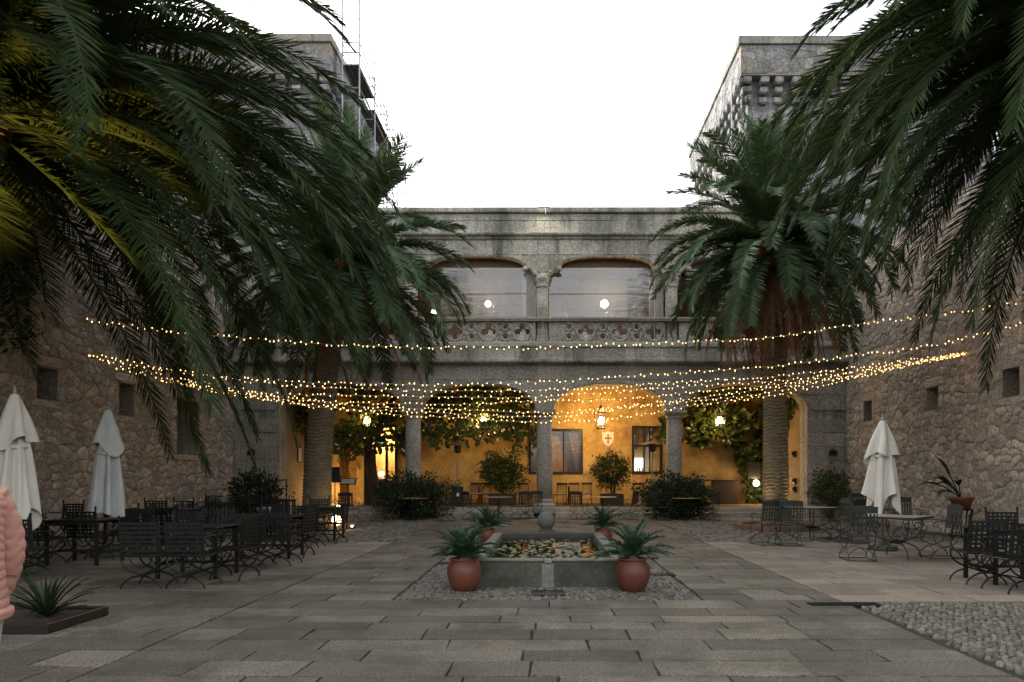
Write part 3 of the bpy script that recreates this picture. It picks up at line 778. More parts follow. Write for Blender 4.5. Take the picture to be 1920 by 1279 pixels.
# doorway on the left, lit from inside
f = MB(); x0,x1 = -8.40,-7.20
f.box(x0-.04,x0+.08,TY-.06,TY+.12,TZ,4.05); f.box(x1-.08,x1+.06,TY-.06,TY+.12,TZ,4.05); f.box(x0+.081,x1-.081,TY-.06,TY+.12,3.95,4.07)
f.box(x0+.081,x1-.081,TY-.05,TY+.1,3.02,3.14); f.box(-7.72,-7.60,TY-.05,TY+.1,TZ,3.019); dd = f.build('doorway', M['frame'], bld)
p = MB(); p.box(-7.56,-7.32,TY,TY+.03,1.4,2.95); p.build('side_pane', M['pane'], dd)
m_ = MB(); m_.box(-8.3,-7.25,TY+.4,TY+.9,TZ,1.42); ct = tag(m_.build('counter', M['wood_dark']),'low dark counter inside the lit doorway on the left','counter')
for k,(dx,h) in enumerate(((-8.2,.22),(-8.05,.12),(-7.92,.08))):
    m_ = MB(); m_.lathe([(.05,0),(.10,h*.5),(.11,h),(.10,h)],12); tag(m_.build('serving_bowl', M['white'], smooth=True, loc=(dx,TY+.55,1.42)),['tall white bowl on the counter in the lit doorway','white bowl in the middle of the doorway counter','shallow white dish on the doorway counter'][k],'bowl')
lp = bpy.data.lights.new('doorway_lamp','POINT'); lp.energy = 55; lp.color = (1,.78,.45); lp.shadow_soft_size = .12
lo = bpy.data.objects.new('doorway_lamp', lp); col.objects.link(lo); lo.location = (-7.75,TY+.45,3.2)
m_ = MB(); m_.lathe([(.02,.1),(.11,.06),(.13,0),(.11,-.06),(.02,-.1)],12); g_ = tag(m_.build('lit_globe', M['globe'], smooth=True, loc=(-8.12,TY+.8,1.75)),'small glowing lamp standing behind the doorway counter','lamp')
def plaque(name, label, cat, px0, px1, py0, py1, mat, fm, Y=TY-.004, inner=None):
    a, b = at(px0,py1,Y), at(px1,py0,Y); t = thing(name, label, cat, (0,0,0))
    m_ = MB(); m_.bbox(a.x,b.x,Y-.04,Y,a.z,b.z,.008); m_.build('panel', M[mat], t)
    m_ = MB(); q = .03
    for (c,d,e,h) in ((a.x-q,b.x+q,b.z,b.z+q),(a.x-q,b.x+q,a.z-q,a.z),(a.x-q,a.x,a.z,b.z),(b.x,b.x+q,a.z,b.z)): m_.box(c,d,Y-.06,Y,e,h)
    m_.build('frame', M[fm], t)
    if inner: inner(t, a, b, Y-.043)
    return t
def sign_marks(t, a, b, Y):
    w_ = b.x-a.x; h = b.z-a.z; m_ = MB()
    for i, (u, s_) in enumerate(((.2,.3),(.5,.45),(.8,.3))):
        m_.box(a.x+w_*u-.035,a.x+w_*u+.035,Y-.006,Y,a.z+h*.2,a.z+h*(.2+s_)); m_.box(a.x+w_*u-.02,a.x+w_*u+.02,Y-.006,Y,a.z+h*(.23+s_),a.z+h*(.32+s_))
    m_.build('pictograms', M['black'], t)
plaque('restroom_sign','small pale sign with three dark figures beside the doorway','sign',752,762,840,848,'white','wood_dark',inner=sign_marks)
plaque('exit_sign','dim green exit panel above the lit doorway','sign',713,725,829,834,'exit','frame',Y=TY-.07)
# end-wall notices, left: on the terrace side wall
nb = thing('notice','small framed white notice on the left end wall of the terrace','notice',(-10.70,29.9,2.55))
m_ = MB(); m_.box(0,.02,-.22,.22,-.3,.3); m_.build('paper', M['white'], nb); m_ = MB()
for (a,b,c,d) in ((-.25,.25,.30,.33),(-.25,.25,-.33,-.30),(-.25,-.22,-.3,.3),(.22,.25,-.3,.3)): m_.box(0,.035,a,b,c,d)
m_.build('frame', M['wood_dark'], nb)
m_ = MB(); m_.box(-10.70,-10.62,30.6,31.9,TZ,3.6); tag(m_.build('side_door', M['frame'], bld))
# fixtures on the right end wall
for k,(zz,lab) in enumerate(((2.55,'dark iron wall bracket high on the right end wall'),(1.42,'small dark wall socket box on the right end wall'),(1.08,'lower dark socket box on the right end wall'))):
    m_ = MB(); m_.bbox(-.1,0,-.1,.1,-.13,.13,.02); m_.bbox(-.16,-.1,-.04,.04,-.05,.09,.01); tag(m_.build('wall_fixture', M['black'], loc=(10.335,28.9,zz)), lab, 'fixture')
# heraldic shield
sh = thing('shield','cream heraldic shield with a red cross on the ochre wall between the windows','shield',at(1140,823,TY-.02))
out = [(-.27,.33),(-.13,.30),(0,.38),(.13,.30),(.27,.33),(.27,.0),(.22,-.16),(.12,-.28),(0,-.36),(-.12,-.28),(-.22,-.16),(-.27,0)]
m_ = MB(); n=len(out); m_.add([(x,-.03,z) for x,z in out]+[(x,.02,z) for x,z in out],[tuple(range(n)),tuple(range(n,2*n))[::-1]]+[(k,(k+1)%n,n+(k+1)%n,n+k) for k in range(n)]); m_.build('panel', M['white'], sh)
m_ = MB()
for (hx,hz,L1) in ((0,.04,.20),(0,.04,.26)):
    pass
def arm(dx, dz, L1):                                           # flared arm of the cross
    nx_, nz_ = -dz, dx; P = []
    for s_, w_ in ((0,.028),(.6,.032),(1,.06)):
        P += [(dx*L1*s_+nx_*w_, -.04, .03+dz*L1*s_+nz_*w_), (dx*L1*s_-nx_*w_, -.04, .03+dz*L1*s_-nz_*w_)]
    m_.add(P, [(0,1,3,2),(2,3,5,4)])
arm(1,0,.15); arm(-1,0,.15); arm(0,1,.18); arm(0,-1,.24); m_.build('red_cross', M['red'], sh)
for (x,z) in ((-.15,.18),(.15,.18),(0,-.27)):
    m_ = MB(); P=[(x+(.035 if k%2==0 else .014)*math.sin(k*math.pi/5), -.036, z+(.035 if k%2==0 else .014)*math.cos(k*math.pi/5)) for k in range(10)]; m_.add(P,[tuple(range(10))]); m_.build('star', M['wood_seat'], sh)

# lanterns
def lantern_proto():
    t = thing('hanging_lantern','','lantern')
    fr_ = MB(); n=6
    for k in range(n):
        a = 2*math.pi*k/n; b = 2*math.pi*(k+1)/n; ca,sa,cb,sb = math.cos(a),math.sin(a),math.cos(b),math.sin(b)
        fr_.tube([(.20*ca,.20*sa,-.36),(.31*ca,.31*sa,.28),(.10*ca,.10*sa,.48)], .014, 5)
        fr_.tube([(.20*ca,.20*sa,-.36),(.20*cb,.20*sb,-.36)], .016, 5); fr_.tube([(.31*ca,.31*sa,.28),(.31*cb,.31*sb,.28)], .018, 5)
        fr_.tube([(.10*ca,.10*sa,.48),(.10*cb,.10*sb,.48)], .014, 5)
    fr_.lathe([(.20,-.40),(.21,-.37),(.05,-.36)],12); fr_.lathe([(.10,.48),(.12,.52),(.06,.58),(.03,.62)],12)
    fr_.build('frame', M['black'], t)
    for k in range(n):
        a = 2*math.pi*k/n; b = 2*math.pi*(k+1)/n; m_ = MB()
        m_.add([(.198*math.cos(a),.198*math.sin(a),-.35),(.198*math.cos(b),.198*math.sin(b),-.35),(.306*math.cos(b),.306*math.sin(b),.28),(.306*math.cos(a),.306*math.sin(a),.28)],[(0,1,2,3)]); m_.build('glass_pane', M['lantern_glass'], t)
    m_ = MB()
    for k in range(3):
        a = k*2.1; m_.lathe([(.02,-.16),(.05,-.12),(.06,-.04),(.045,.05),(.015,.11)],10,(.07*math.cos(a),.07*math.sin(a),0))
    m_.build('light_bulb', M['flame'], t, True)
    m_ = MB(); m_.tube([(0,0,-.36),(0,0,-.16)],.03,6); m_.build('bulb_holder', M['black'], t)
    m_ = MB(); z=.62
    while z < 3.4: m_.tube([(.02,0,z),(0,0,z+.04),(-.02,0,z),(0,0,z-.04),(.02,0,z)],.006,4,False); z += .055
    m_.build('chain', M['black'], t); return t
LP = lantern_proto(); LY = 30.6
labs = ['glowing glass lantern hanging among leaves nearest the left palm trunk','glowing lantern hanging in front of the climber between the first and second columns','glowing lantern on a chain in the ochre arch above the shield','glowing lantern hanging before the dense climber beside the right palm trunk']
for i, px in enumerate((688, 906.5, 1127, 1349)):
    p = at(px, 787, LY)
    o = LP if i == 0 else dup(LP, labs[i], p)
    o.location = p; o['label'] = labs[i]; o['group'] = 'lanterns hanging in the arcade'; 
    ld = bpy.data.lights.new('lantern_light','POINT'); ld.energy = (45,50,300,48)[i]; ld.color = (1,.62,.25); ld.shadow_soft_size = .15
    l_ = bpy.data.objects.new('lantern_light', ld); col.objects.link(l_); l_.location = p+Vector((0,-.0,-.02))
# gallery lamps
for i,(px,py,Y,r_,e,lab) in enumerate(((1133,570,29.3,.17,150,'bright round globe lamp in the gallery bay right of the middle column'),(915,570,29.3,.13,100,'round globe lamp glowing in the gallery behind a palm tip'),(813,586,30.6,.12,25,'small warm lamp glimpsed through palm fronds in the upper gallery'))):
    p = at(px,py,Y); t = thing('globe_lamp', lab, 'lamp', p, group='globe lamps in the upper gallery')
    m_ = MB(); m_.lathe([(.02*r_,-r_)]+[(r_*math.sin(a),-r_*math.cos(a)) for a in [k*math.pi/10 for k in range(1,10)]]+[(.02*r_,r_)],16); m_.build('globe', M['globe'], t, True)
    m_ = MB(); m_.tube([(0,0,r_),(0,0,10.72-p.z)],.012,5); m_.build('cord', M['black'], t)
    ld = bpy.data.lights.new('globe_light','POINT'); ld.energy = e*.3; ld.color = (1,.72,.42); ld.shadow_soft_size = .25
    l_ = bpy.data.objects.new('globe_light', ld); col.objects.link(l_); l_.location = p+Vector((0,-.28,0))
# small orange lamp on gallery floor behind the balustrade, pot on the rail
p = at(1214,614,28.6); m_ = MB(); m_.lathe([(.09,0),(.12,.12),(.07,.24),(.02,.26)],12); tag(m_.build('table_lamp', glow('small_lamp_shade',(1,.62,.25),2.2), smooth=True, loc=p),'small amber lamp seen through the balustrade on the right','lamp')
p = at(1203,596,28.6); m_ = MB(); m_.lathe([(.12,0),(.17,.3),(.19,.32),(.19,.36),(.15,.36)],14); tag(m_.build('flower_pot', M['terracotta'], smooth=True, loc=p),'terracotta pot just behind the gallery rail at the right end of its bay','pot')
# floodlight on the parapet
t = thing('floodlight','blazing white floodlight on top of the parapet above the middle column','floodlight',(-.15,YF-.1,12.30))
m_ = MB(); m_.bbox(-.22,.22,.0,.12,.04,.26,.02); m_.build('housing', M['black'], t)
m_ = MB(); m_.add([(-.2,-.006,.06),(.2,-.006,.06),(.2,-.006,.24),(-.2,-.006,.24)],[(0,1,2,3)]); m_.build('lens', M['flood'], t)
m_ = MB(); m_.tube([(-.24,.06,.15),(-.24,.06,.0),(.24,.06,.0),(.24,.06,.15)],.012,5); m_.build('bracket', M['black'], t)
ld = bpy.data.lights.new('flood_light','SPOT'); ld.energy = 45; ld.color=(1,.9,.72); ld.spot_size = rad(130); ld.spot_blend=1; ld.shadow_soft_size=.2
l_ = bpy.data.objects.new('flood_light', ld); col.objects.link(l_); l_.location = (-.15,YF-.6,12.5); l_.rotation_euler = (rad(-12),0,0)
# ================================================================ pool
pool = thing('stone_pool','long raised granite pool with lily pads in the middle of the courtyard','pool',(0,0,0))
PH, PW, PY0, PY1, RT = .38, 1.21, 10.25, 15.65, .20
def pb(x0,x1,y0,y1,z0,z1,mat,name='rim_block',b=.02):
    m_ = MB(); c = ((x0+x1)/2,(y0+y1)/2,0); m_.bbox(x0-c[0],x1-c[0],y0-c[1],y1-c[1],z0,z1,b); return m_.build(name, M[mat], pool, loc=c)
for (a,b) in ((-PW,-.02),(-.01,PW)): pb(a,b,PY0,PY0+RT,-.05,PH-.002,'granite_dark','front_block')
for (a,b) in ((-PW,.0),(.01,PW)): pb(a,b,PY1-RT,PY1,-.05,PH-.002,'granite_dark','back_block')
y = PY0+RT+.004
for s_ in (-1,1):
    y = PY0+RT+.004
    for l in (1.7,1.62,1.66):
        l = min(l, PY1-RT-.004-y); x0,x1 = sorted((s_*PW, s_*(PW-RT))); pb(x0,x1,y,y+l-.006,-.05,PH,'pool_stone','side_block'); y += l
for (a,b) in ((-PW-.01,-.06),(.06,PW+.01)): pb(a,b,PY0-.015,PY0+RT-.01,PH-.001,PH+.035,'pool_stone','coping',.01)
pb(-.055,.055,PY0-.03,PY0+RT-.01,PH-.02,PH+.03,'granite','spout_notch',.01)
m_ = MB(); m_.box(-.09,.09,PY0-.006,PY0-.001,.0,PH-.03)
def scum():
    return stone('lime_streak',(.22,.22,.19),(.16,.16,.13),(.2,.2,.18),4,40,.1,.3)
m_.build('lime_streak', scum(), pool)
m_ = MB(); m_.add([(-PW+RT,PY0+RT,.27),(PW-RT,PY0+RT,.27),(PW-RT,PY1-RT,.27),(-PW+RT,PY1-RT,.27)],[(0,1,2,3)])
wt = tag(m_.build('water', M['water']), kind='structure')
rn = random.Random(4); lily = None; placed = []
for k in range(230):
    if k < 150: x, y = rn.gauss(-.36,.36), rn.uniform(10.6,14.6)
    elif k < 200: x, y = rn.gauss(.62,.18), rn.uniform(10.7,13.0)
    else: x, y = rn.uniform(-.9,.95), rn.uniform(12.5,15.0)
    r_ = rn.uniform(.05,.095)
    if abs(x) > PW-RT-r_-.02 or not (PY0+RT+r_ < y < PY1-RT-r_): continue
    if any(math.hypot(x-a, y-b) < r_+c-.01 for a,b,c in placed): continue
    placed.append((x,y,r_))
    if lily is None:
        m_ = MB(); n = 14; m_.add([(0,0,0)]+[(math.cos(t)*(1+.03*math.sin(3*t)),math.sin(t),.05*math.sin(2*t)+.05) for t in [.18+i*(2*math.pi-.36)/(n-1) for i in range(n)]],[(0,i+1,i+2) for i in range(n-1)])
        lily = m_.build('lily_pad', M['lily']); o = lily
    else: o = link('lily_pad', lily.data)
    o.location = (x,y,.276+rn.uniform(0,.004)); o.rotation_euler = (rn.uniform(-.04,.04),rn.uniform(-.04,.04),rn.uniform(0,6)); o.scale = (r_,r_,.25)
    tag(o,'flat yellow-green lily pad floating on the dark water of the stone pool','lily pad','lily pads on the pool')
ball = thing('stone_ball','round stone ball on a small dark pedestal at the far end of the pool','stone ball',(-.03,15.75,0))
m_ = MB(); m_.bbox(-.30,.30,-.2,.3,0,.36,.02); m_.lathe([(.24,.36),(.20,.40),(.10,.46)],16,(0,.05,0)); m_.build('pedestal', M['granite_dark'], ball)
m_ = MB(); m_.lathe([(.01,-.205)]+[(.205*math.sin(a),-.205*math.cos(a)) for a in [k*math.pi/14 for k in range(1,14)]]+[(.01,.205)],24); m_.build('ball', M['pool_stone'], ball, True, (0,.05,.63))
# pots with cycads
def frondmesh(name, L, th0, bend, n, ll, droop, seed, w, a0=72, a1=28, vee=.35, mat='frond', seg=14, rr=.02, lprof=None, twist=0., start=.1, sides=1.0):
    rnd = random.Random(seed); mb = MB(); P = []; T = []
    x = z = 0.; y = 0.; K = seg*3; yaw = rnd.uniform(-.12,.12)
    for i in range(K+1):
        s = i/K; th = rad(th0) - rad(bend)*s**1.35; yy = yaw*s*1.5
        t = Vector((math.cos(th)*math.cos(yy), math.cos(th)*math.sin(yy), math.sin(th)))
        P.append(Vector((x,y,z))); T.append(t); x += t.x*L/K; y += t.y*L/K; z += t.z*L/K
    idx = range(0, K+1, 3)
    mb.tube([P[i] for i in idx], [rr*(1.0-.85*i/K)+.002 for i in idx], 4)
    for i in range(n):
        s = start + (1-start)*i/(n-1); f = s*K; k = min(int(f), K-1); q = f-k
        p = P[k].lerp(P[k+1], q); t = T[k].lerp(T[k+1], q).normalized()
        side = Vector((0,0,1)).cross(t)
        side = side.normalized() if side.length > .08 else Vector((0,1,0))
        up = t.cross(side).normalized()
        a = rad(a0+(a1-a0)*s**1.3)
        prof = lprof(s) if lprof else (.45+.55*math.sin(min(1,s/.35)*math.pi/2))*(1-.62*max(0,(s-.45)/.55)**1.6)
        for sg in (-1, 1):
            if rnd.random() < .03: continue
            al = a+rnd.uniform(-.12,.12); v = vee+rnd.uniform(-.22,.22)
            d = (t*math.cos(al) + (side*sg*math.cos(v) + up*math.sin(v))*math.sin(al)).normalized()
            l = ll*prof*rnd.uniform(.85,1.1); g_ = Vector((0,0,-1))
            p1 = p + d*l*.5 + g_*droop*l*.05; d2 = (d + g_*droop*.26).normalized(); p2 = p1 + d2*l*.5
            wv = t*w*.5; ex = up*w*.22*(1 if rnd.random()<.5 else -1)
            mb.add([p-wv*.6, p+wv*.6, p1+wv+ex, p1-wv-ex, p2], [(0,1,2,3),(3,2,4)])
    me = bpy.data.meshes.new(name); me.from_pydata(mb.v, [], mb.f); me.update(); me.materials.append(M[mat]); return me
cyc = [frondmesh('frond', .78, th, bd, 46, .17, .05, i, .014, 65, 35, .45, 'cycad', 8, .010, lambda s: (.5+.5*math.sin(min(1,s/.3)*1.57))*(1-.55*max(0,(s-.6)/.4)), start=.22) for i,(th,bd) in enumerate(((78,40),(66,52),(54,58),(42,58),(30,50),(16,40)))]
def cycad_pot(loc, label, plabel, s, n, seed, ps=1.0):
    m_ = MB(); m_.lathe([(.155,0),(.17,.01),(.235,.14),(.262,.26),(.258,.36),(.205,.445),(.195,.455),(.215,.465),(.218,.49),(.205,.495),(.19,.49),(.18,.44),(.02,.43)],28)
    p = m_.build('terracotta_pot', M['terracotta'], smooth=True, loc=loc); p.scale=(ps,ps,ps); tag(p, label, 'pot', 'terracotta pots around the pool')
    rnd = random.Random(seed); c = thing('cycad_plant', plabel, 'plant', (loc[0],loc[1],loc[2]+.42*ps), rnd.uniform(0,6), 'cycads around the pool', s)
    m_ = MB(); m_.lathe([(.10,-.0),(.11,.06),(.08,.12),(.03,.15)],12); m_.build('stem', M['bark'], c)
    for k in range(n):
        u = k/(n-1); o = link('frond', cyc[min(5,int(u*6))], c, (0,0,.10)); o.rotation_euler = (rnd.uniform(-.1,.1),rnd.uniform(-.12,.12),k*2.399+rnd.uniform(-.2,.2)); sc_ = rnd.uniform(.85,1.12); o.scale=(sc_,sc_,sc_)
cycad_pot((-1.20,9.98,0),'rounded terracotta pot at the front left corner of the pool','bushy green cycad in the front left pot beside the pool',.68,44,1,.95)
cycad_pot((1.22,9.95,0),'glossy terracotta pot at the front right corner of the pool','spreading cycad in the front right pot with fewer upright leaves',.72,30,2,.96)
cycad_pot((-1.42,16.3,0),'half hidden terracotta pot beyond the pool on the left','cycad in the rear left pot behind the pool',.72,32,3,.85)
cycad_pot((1.30,16.3,0),'half hidden terracotta pot beyond the pool on the right','cycad in the rear right pot behind the pool',.72,32,4,.85)

# drains
def grate(px,py,wx,wy,label,rz=0,n=9,name='drain_grate'):
    p = gr(px,py); t = thing(name, label, 'drain', (p.x,p.y,0), rz)
    m_ = MB(); m_.box(-wx/2,wx/2,-wy/2,wy/2,-.03,.004); m_.build('pit', M['black'], t)
    m_ = MB()
    for (a,b,c,d) in ((-wx/2-.02,wx/2+.02,-wy/2-.02,-wy/2),(-wx/2-.02,wx/2+.02,wy/2,wy/2+.02),(-wx/2-.02,-wx/2,-wy/2,wy/2),(wx/2,wx/2+.02,-wy/2,wy/2)): m_.box(a,b,c,d,-.02,.016)
    m_.build('frame', M['iron'], t)
    for k in range(n):
        x = -wx/2+wx*(k+.5)/n; m_ = MB(); m_.box(-wx/n*.25,wx/n*.25,-wy/2,wy/2,.006,.014); m_.build('bar', M['iron'], t, loc=(x,0,0))
grate(1028,1113,.42,.36,'square dark drain in the cobbles in front of the pool')
grate(1212,1047,.42,.2,'dark rectangular drain at the right of the pool, farther one',n=8)
grate(1240,1078,.40,.2,'slotted drain in the cobbles behind the right front pot',n=10)
grate(1582,1134,.85,.14,'long slotted drain beside the pale paving on the right',n=18)
grate(847,1057,.42,.2,'dark drain in the cobbles behind the left front pot',n=8)

# ================================================================ palms
def palm(loc, label, base_r, top_r, H, lean, L, specs, mat, ll, lw_, nl, seed, deads=0, fruit=None, kw={}, lm=None):
    """specs: list of (count, th0, bend, droop)"""
    rnd = random.Random(seed); t = thing('palm_tree', label, 'palm tree', loc)
    rowsN = int(H/.11); n = 30; V = []; lx, ly = lean
    for j in range(rowsN*3+1):
        z = H*j/(rowsN*3); u = z/H; r_ = base_r+(top_r-base_r)*min(1,u*1.6)
        if z < .7: r_ *= 1+.45*(1-z/.7)**2
        if u > .9: r_ *= 1+.9*(u-.9)/.1*.6
        for k in range(n):
            a = 2*math.pi*k/n; ph = (j/3.0 + .5*((k//3)%2)) % 1
            rr = r_*(1+.115*(1-ph)-.04+.035*math.sin(k*2.1+j*.7)*rnd.random())
            V.append((lx*u*u+rr*math.cos(a), ly*u*u+rr*math.sin(a), z))
    mb = MB(); mb.add(V, [(j*n+k, j*n+(k+1)%n, (j+1)*n+(k+1)%n, (j+1)*n+k) for j in range(rowsN*3) for k in range(n)])
    mb.build('trunk', M['bark'], t)
    m_ = MB(); m_.lathe([(top_r*.8,-1.3),(top_r*1.25,-.9),(top_r*1.5,-.3),(top_r*1.2,.25),(top_r*.5,.6)],18,(lx,ly,H+.5),fn=lambda a,z: 1+.12*math.sin(a*9+z*8)); m_.build('crown_base', M['bark'], t)
    az = rnd.uniform(0,6)
    total = sum(s[0] for s in specs); i = 0
    for ci,(cnt, th0, bend, droop) in enumerate(specs):
        mes = [frondmesh('frond', L*(1+.06*v)*(lm[ci] if lm else 1), th0+v*6, bend+v*9, nl, ll, droop, seed*50+ci*3+v, lw_, mat=mat, rr=.035, **kw) for v in range(2 if cnt > 6 else 1)]
        for q in range(cnt):
            i += 1; az += 2.39996
            o = link('frond', mes[q % len(mes)], t, (lx+.22*math.cos(az), ly+.22*math.sin(az), H+.55-.5*i/total))
            s_ = rnd.uniform(.88,1.08); o.scale=(s_,s_,s_); o.rotation_euler = (rnd.uniform(-.07,.07), rnd.uniform(-.09,.09), az+rnd.uniform(-.25,.25))
    if deads:
        dm = [frondmesh('dead_frond', L*.98, -38-v*13, 44, int(nl*.55), ll*.6, .9, seed*70+v, lw_*.8, mat='dead', vee=-.2, rr=.03, a0=60, a1=25) for v in range(3)]
        for q in range(deads):
            az += 2.39996; o = link('dead_frond', dm[q%3], t, (lx+.25*math.cos(az), ly+.25*math.sin(az), H-.25)); s_ = rnd.uniform(.8,1.05); o.scale=(s_,s_,s_); o.rotation_euler=(0,rnd.uniform(-.1,.15),az)
    if fruit:
        for (ax, k2) in fruit:
            m_ = MB()
            for q in range(34):
                a = ax+rnd.uniform(-.5,.5); l = rnd.uniform(.5,.95); P=[]
                for s in range(5):
                    u=s/4; P.append((.3*math.cos(ax)+math.cos(a)*l*u*.8, .3*math.sin(ax)+math.sin(a)*l*u*.8, .1+.35*u-1.1*u*u*l+rnd.uniform(-.02,.02)))
                m_.tube(P,[.012,.012,.016,.016,.012],4)
            m_.build('fruit_stalks', M['fruit'], t, loc=(lx,ly,H+k2))
    return t
mid = [(10,86,20,.2),(14,72,40,.25),(17,54,64,.3),(18,34,82,.35),(20,14,84,.45),(18,-8,70,.6),(14,-30,52,.7)]
KM = dict(vee=.14, a0=64, a1=40, lprof=lambda s: (.35+.65*math.sin(min(1,s/.25)*math.pi/2))*(1-.55*max(0,(s-.72)/.28)**2))
KN = dict(vee=.16, a0=62, a1=26)
pR = palm((7.08,21.5,0),'Canary palm with brown hanging skirt before the arcade on the right',.40,.32,8.5,(-.15,0),3.75,mid,'frond',.50,.042,135,31,kw=KM,deads=60,fruit=[(5.0,.1),(3.9,0),(1.0,.1)])
pL = palm((-7.3,21.9,0),'Canary palm with uplit trunk before the arcade on the left',.44,.36,7.9,(.75,0),4.2,mid,'frond',.54,.042,135,57,kw=KM,deads=10,fruit=[(4.4,.1),(5.2,.2),(3.4,0)])
near = [(14,80,66,.3),(26,58,78,.3),(34,42,80,.35),(38,28,80,.4),(36,12,78,.45),(28,-6,66,.55),(18,-24,50,.65),(8,-42,36,.7)]
nearL = [(c_,)+t_[1:] for c_,t_ in zip((16,32,42,48,46,34,12,4), near)]
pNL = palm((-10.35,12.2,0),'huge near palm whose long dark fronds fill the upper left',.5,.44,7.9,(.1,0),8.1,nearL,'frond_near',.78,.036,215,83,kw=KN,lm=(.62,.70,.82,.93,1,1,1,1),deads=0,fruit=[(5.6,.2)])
nearR = [(c_,)+t_[1:] for c_,t_ in zip((14,30,42,46,44,34,20,8), near)]
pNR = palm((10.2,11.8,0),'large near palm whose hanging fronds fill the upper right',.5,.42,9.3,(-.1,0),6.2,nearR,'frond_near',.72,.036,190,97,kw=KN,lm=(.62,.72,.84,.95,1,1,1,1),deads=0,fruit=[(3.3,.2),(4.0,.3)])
# rings and ground spots
def ring(x, y, label):
    t = thing('tree_ring', label, 'tree ring', (x,y,0))
    n = 20
    for k in range(n):
        a0 = 2*math.pi*k/n+.012; a1 = 2*math.pi*(k+1)/n-.012; m_ = MB(); am=(a0+a1)/2
        P = []
        for z in (-.05,.16):
            for rr,a in ((1.02,a0),(1.02,am),(1.02,a1),(1.26,a1),(1.27,am),(1.26,a0)): P.append((rr*math.cos(a),rr*math.sin(a),z))
        m_.add(P,[tuple(range(6))[::-1],tuple(range(6,12))]+[(q,(q+1)%6,6+(q+1)%6,6+q) for q in range(6)]); m_.build('brick', M['terra_floor'], t)
    m_ = MB(); m_.lathe([(1.02,.0),(1.02,.10),(.8,.13),(.05,.16)],20,fn=lambda a,z:1); m_.build('soil', M['soil'], t); return t
ring(7.08,21.5,'low round brick ring with soil around the right palm trunk'); ring(-7.3,21.9,'low round brick ring with soil around the left palm trunk')
def spot(px,py,Y,lab,e,aim,s=1.):
    p = at(px,py,Y); t = thing('ground_spot', lab, 'spotlight', p, group='ground spotlights at the palms')
    m_ = MB(); m_.lathe([(.05*s,-.12),(.09*s,-.02),(.10*s,.0),(.10*s,.03)],14); m_.build('housing', M['black'], t)
    m_ = MB(); m_.lathe([(.085*s,.031),(.08*s,.036),(.01,.04)],14); m_.build('lens', M['spot'], t)
    ld = bpy.data.lights.new('spot_light','SPOT'); ld.energy=e*.45; ld.color=(1,.68,.3); ld.spot_size=rad(75); ld.spot_blend=.6; ld.shadow_soft_size=.06
    l_ = bpy.data.objects.new('spot_light', ld); col.objects.link(l_); l_.location=p+Vector((0,0,.1)); l_.rotation_euler=(Vector(aim)-p).to_track_quat('-Z','Y').to_euler()
spot(1417,991,20.9,'small lit ground spot left of the right palm trunk',70,(6.9,21.5,7),.7)
spot(1509,989,21.2,'bright lit ground spot right of the right palm trunk',110,(7.3,21.5,6),.9)
spot(655,989,21.6,'flat bright ground spot at the foot of the left palm trunk',170,(-6.8,21.9,6),1.5)
# glass jar lamp beside the left palm
p = at(631,985,21.0); jl = thing('jar_lamp','glowing bulbous jar lamp standing beside the left palm trunk','lamp',p)
m_ = MB(); m_.lathe([(.06,0),(.12,.06),(.14,.16),(.11,.26),(.05,.30)],14); m_.build('jar', glow('jar_light',(1,.75,.35),5), jl, True)
m_ = MB(); m_.tube([(.03,0,.30),(.05,0,.5),(.06,0,.62)],.015,6); m_.build('stem', M['steel'], jl)
m_ = MB(); m_.lathe([(.03,0),(.045,.05),(.03,.1)],8,(.06,0,.52)); m_.build('upper_bulb', glow('jar_tip',(1,.85,.6),5), jl, True)
# light below the near left palm (its trunk is lit from the flower bed outside the frame)
spot2 = thing('bed_floodlight','warm floodlight in the bed below the huge near left palm','floodlight',(-10.9,10.9,0))
m_ = MB(); m_.bbox(-.16,.16,-.08,.08,.08,.26,.02); m_.tube([(0,0,0),(0,0,.1)],.03,6); m_.build('housing', M['black'], spot2)
ld = bpy.data.lights.new('bed_light','SPOT'); ld.energy=2200; ld.color=(1,.56,.16); ld.spot_size=rad(60); ld.spot_blend=.8; ld.shadow_soft_size=.1
l_ = bpy.data.objects.new('bed_light', ld); col.objects.link(l_); l_.location=(-10.9,10.9,.34); l_.rotation_euler=(Vector((-9.9,12.0,8.2))-Vector((-10.9,10.9,.3))).to_track_quat('-Z','Y').to_euler()

# ================================================================ shrubs, hedges, climbers
def leafcloud(mb, c, rx, ry, rz_, n, ls, seed, shell=.35, wob=.30, aspect=.45, lump=3.0):
    rnd = random.Random(seed); off = Vector((seed*3.1, seed*1.7, 0))
    for _ in range(n):
        u = rnd.uniform(-1,1); a = rnd.uniform(0,2*math.pi); s = math.sqrt(1-u*u)
        d = Vector((s*math.cos(a), s*math.sin(a), u)); k = 1+wob*2.2*noise.noise(d*lump+off)
        rr = (shell+(1-shell)*rnd.random()**.6)*k
        p = Vector((c[0]+d.x*rx*rr, c[1]+d.y*ry*rr, c[2]+d.z*rz_*rr))
        if p.z < .02: continue
        ax = (d*.7+Vector((rnd.uniform(-1,1),rnd.uniform(-1,1),rnd.uniform(-.6,1)))).normalized()
        l = ls*rnd.uniform(.6,1.3); sd_ = ax.cross(Vector((rnd.uniform(-1,1),rnd.uniform(-1,1),rnd.uniform(-1,1)))).normalized()*l*aspect*.5
        mb.add([p, p+ax*l*.5+sd_, p+ax*l, p+ax*l*.5-sd_], [(0,1,2,3)])
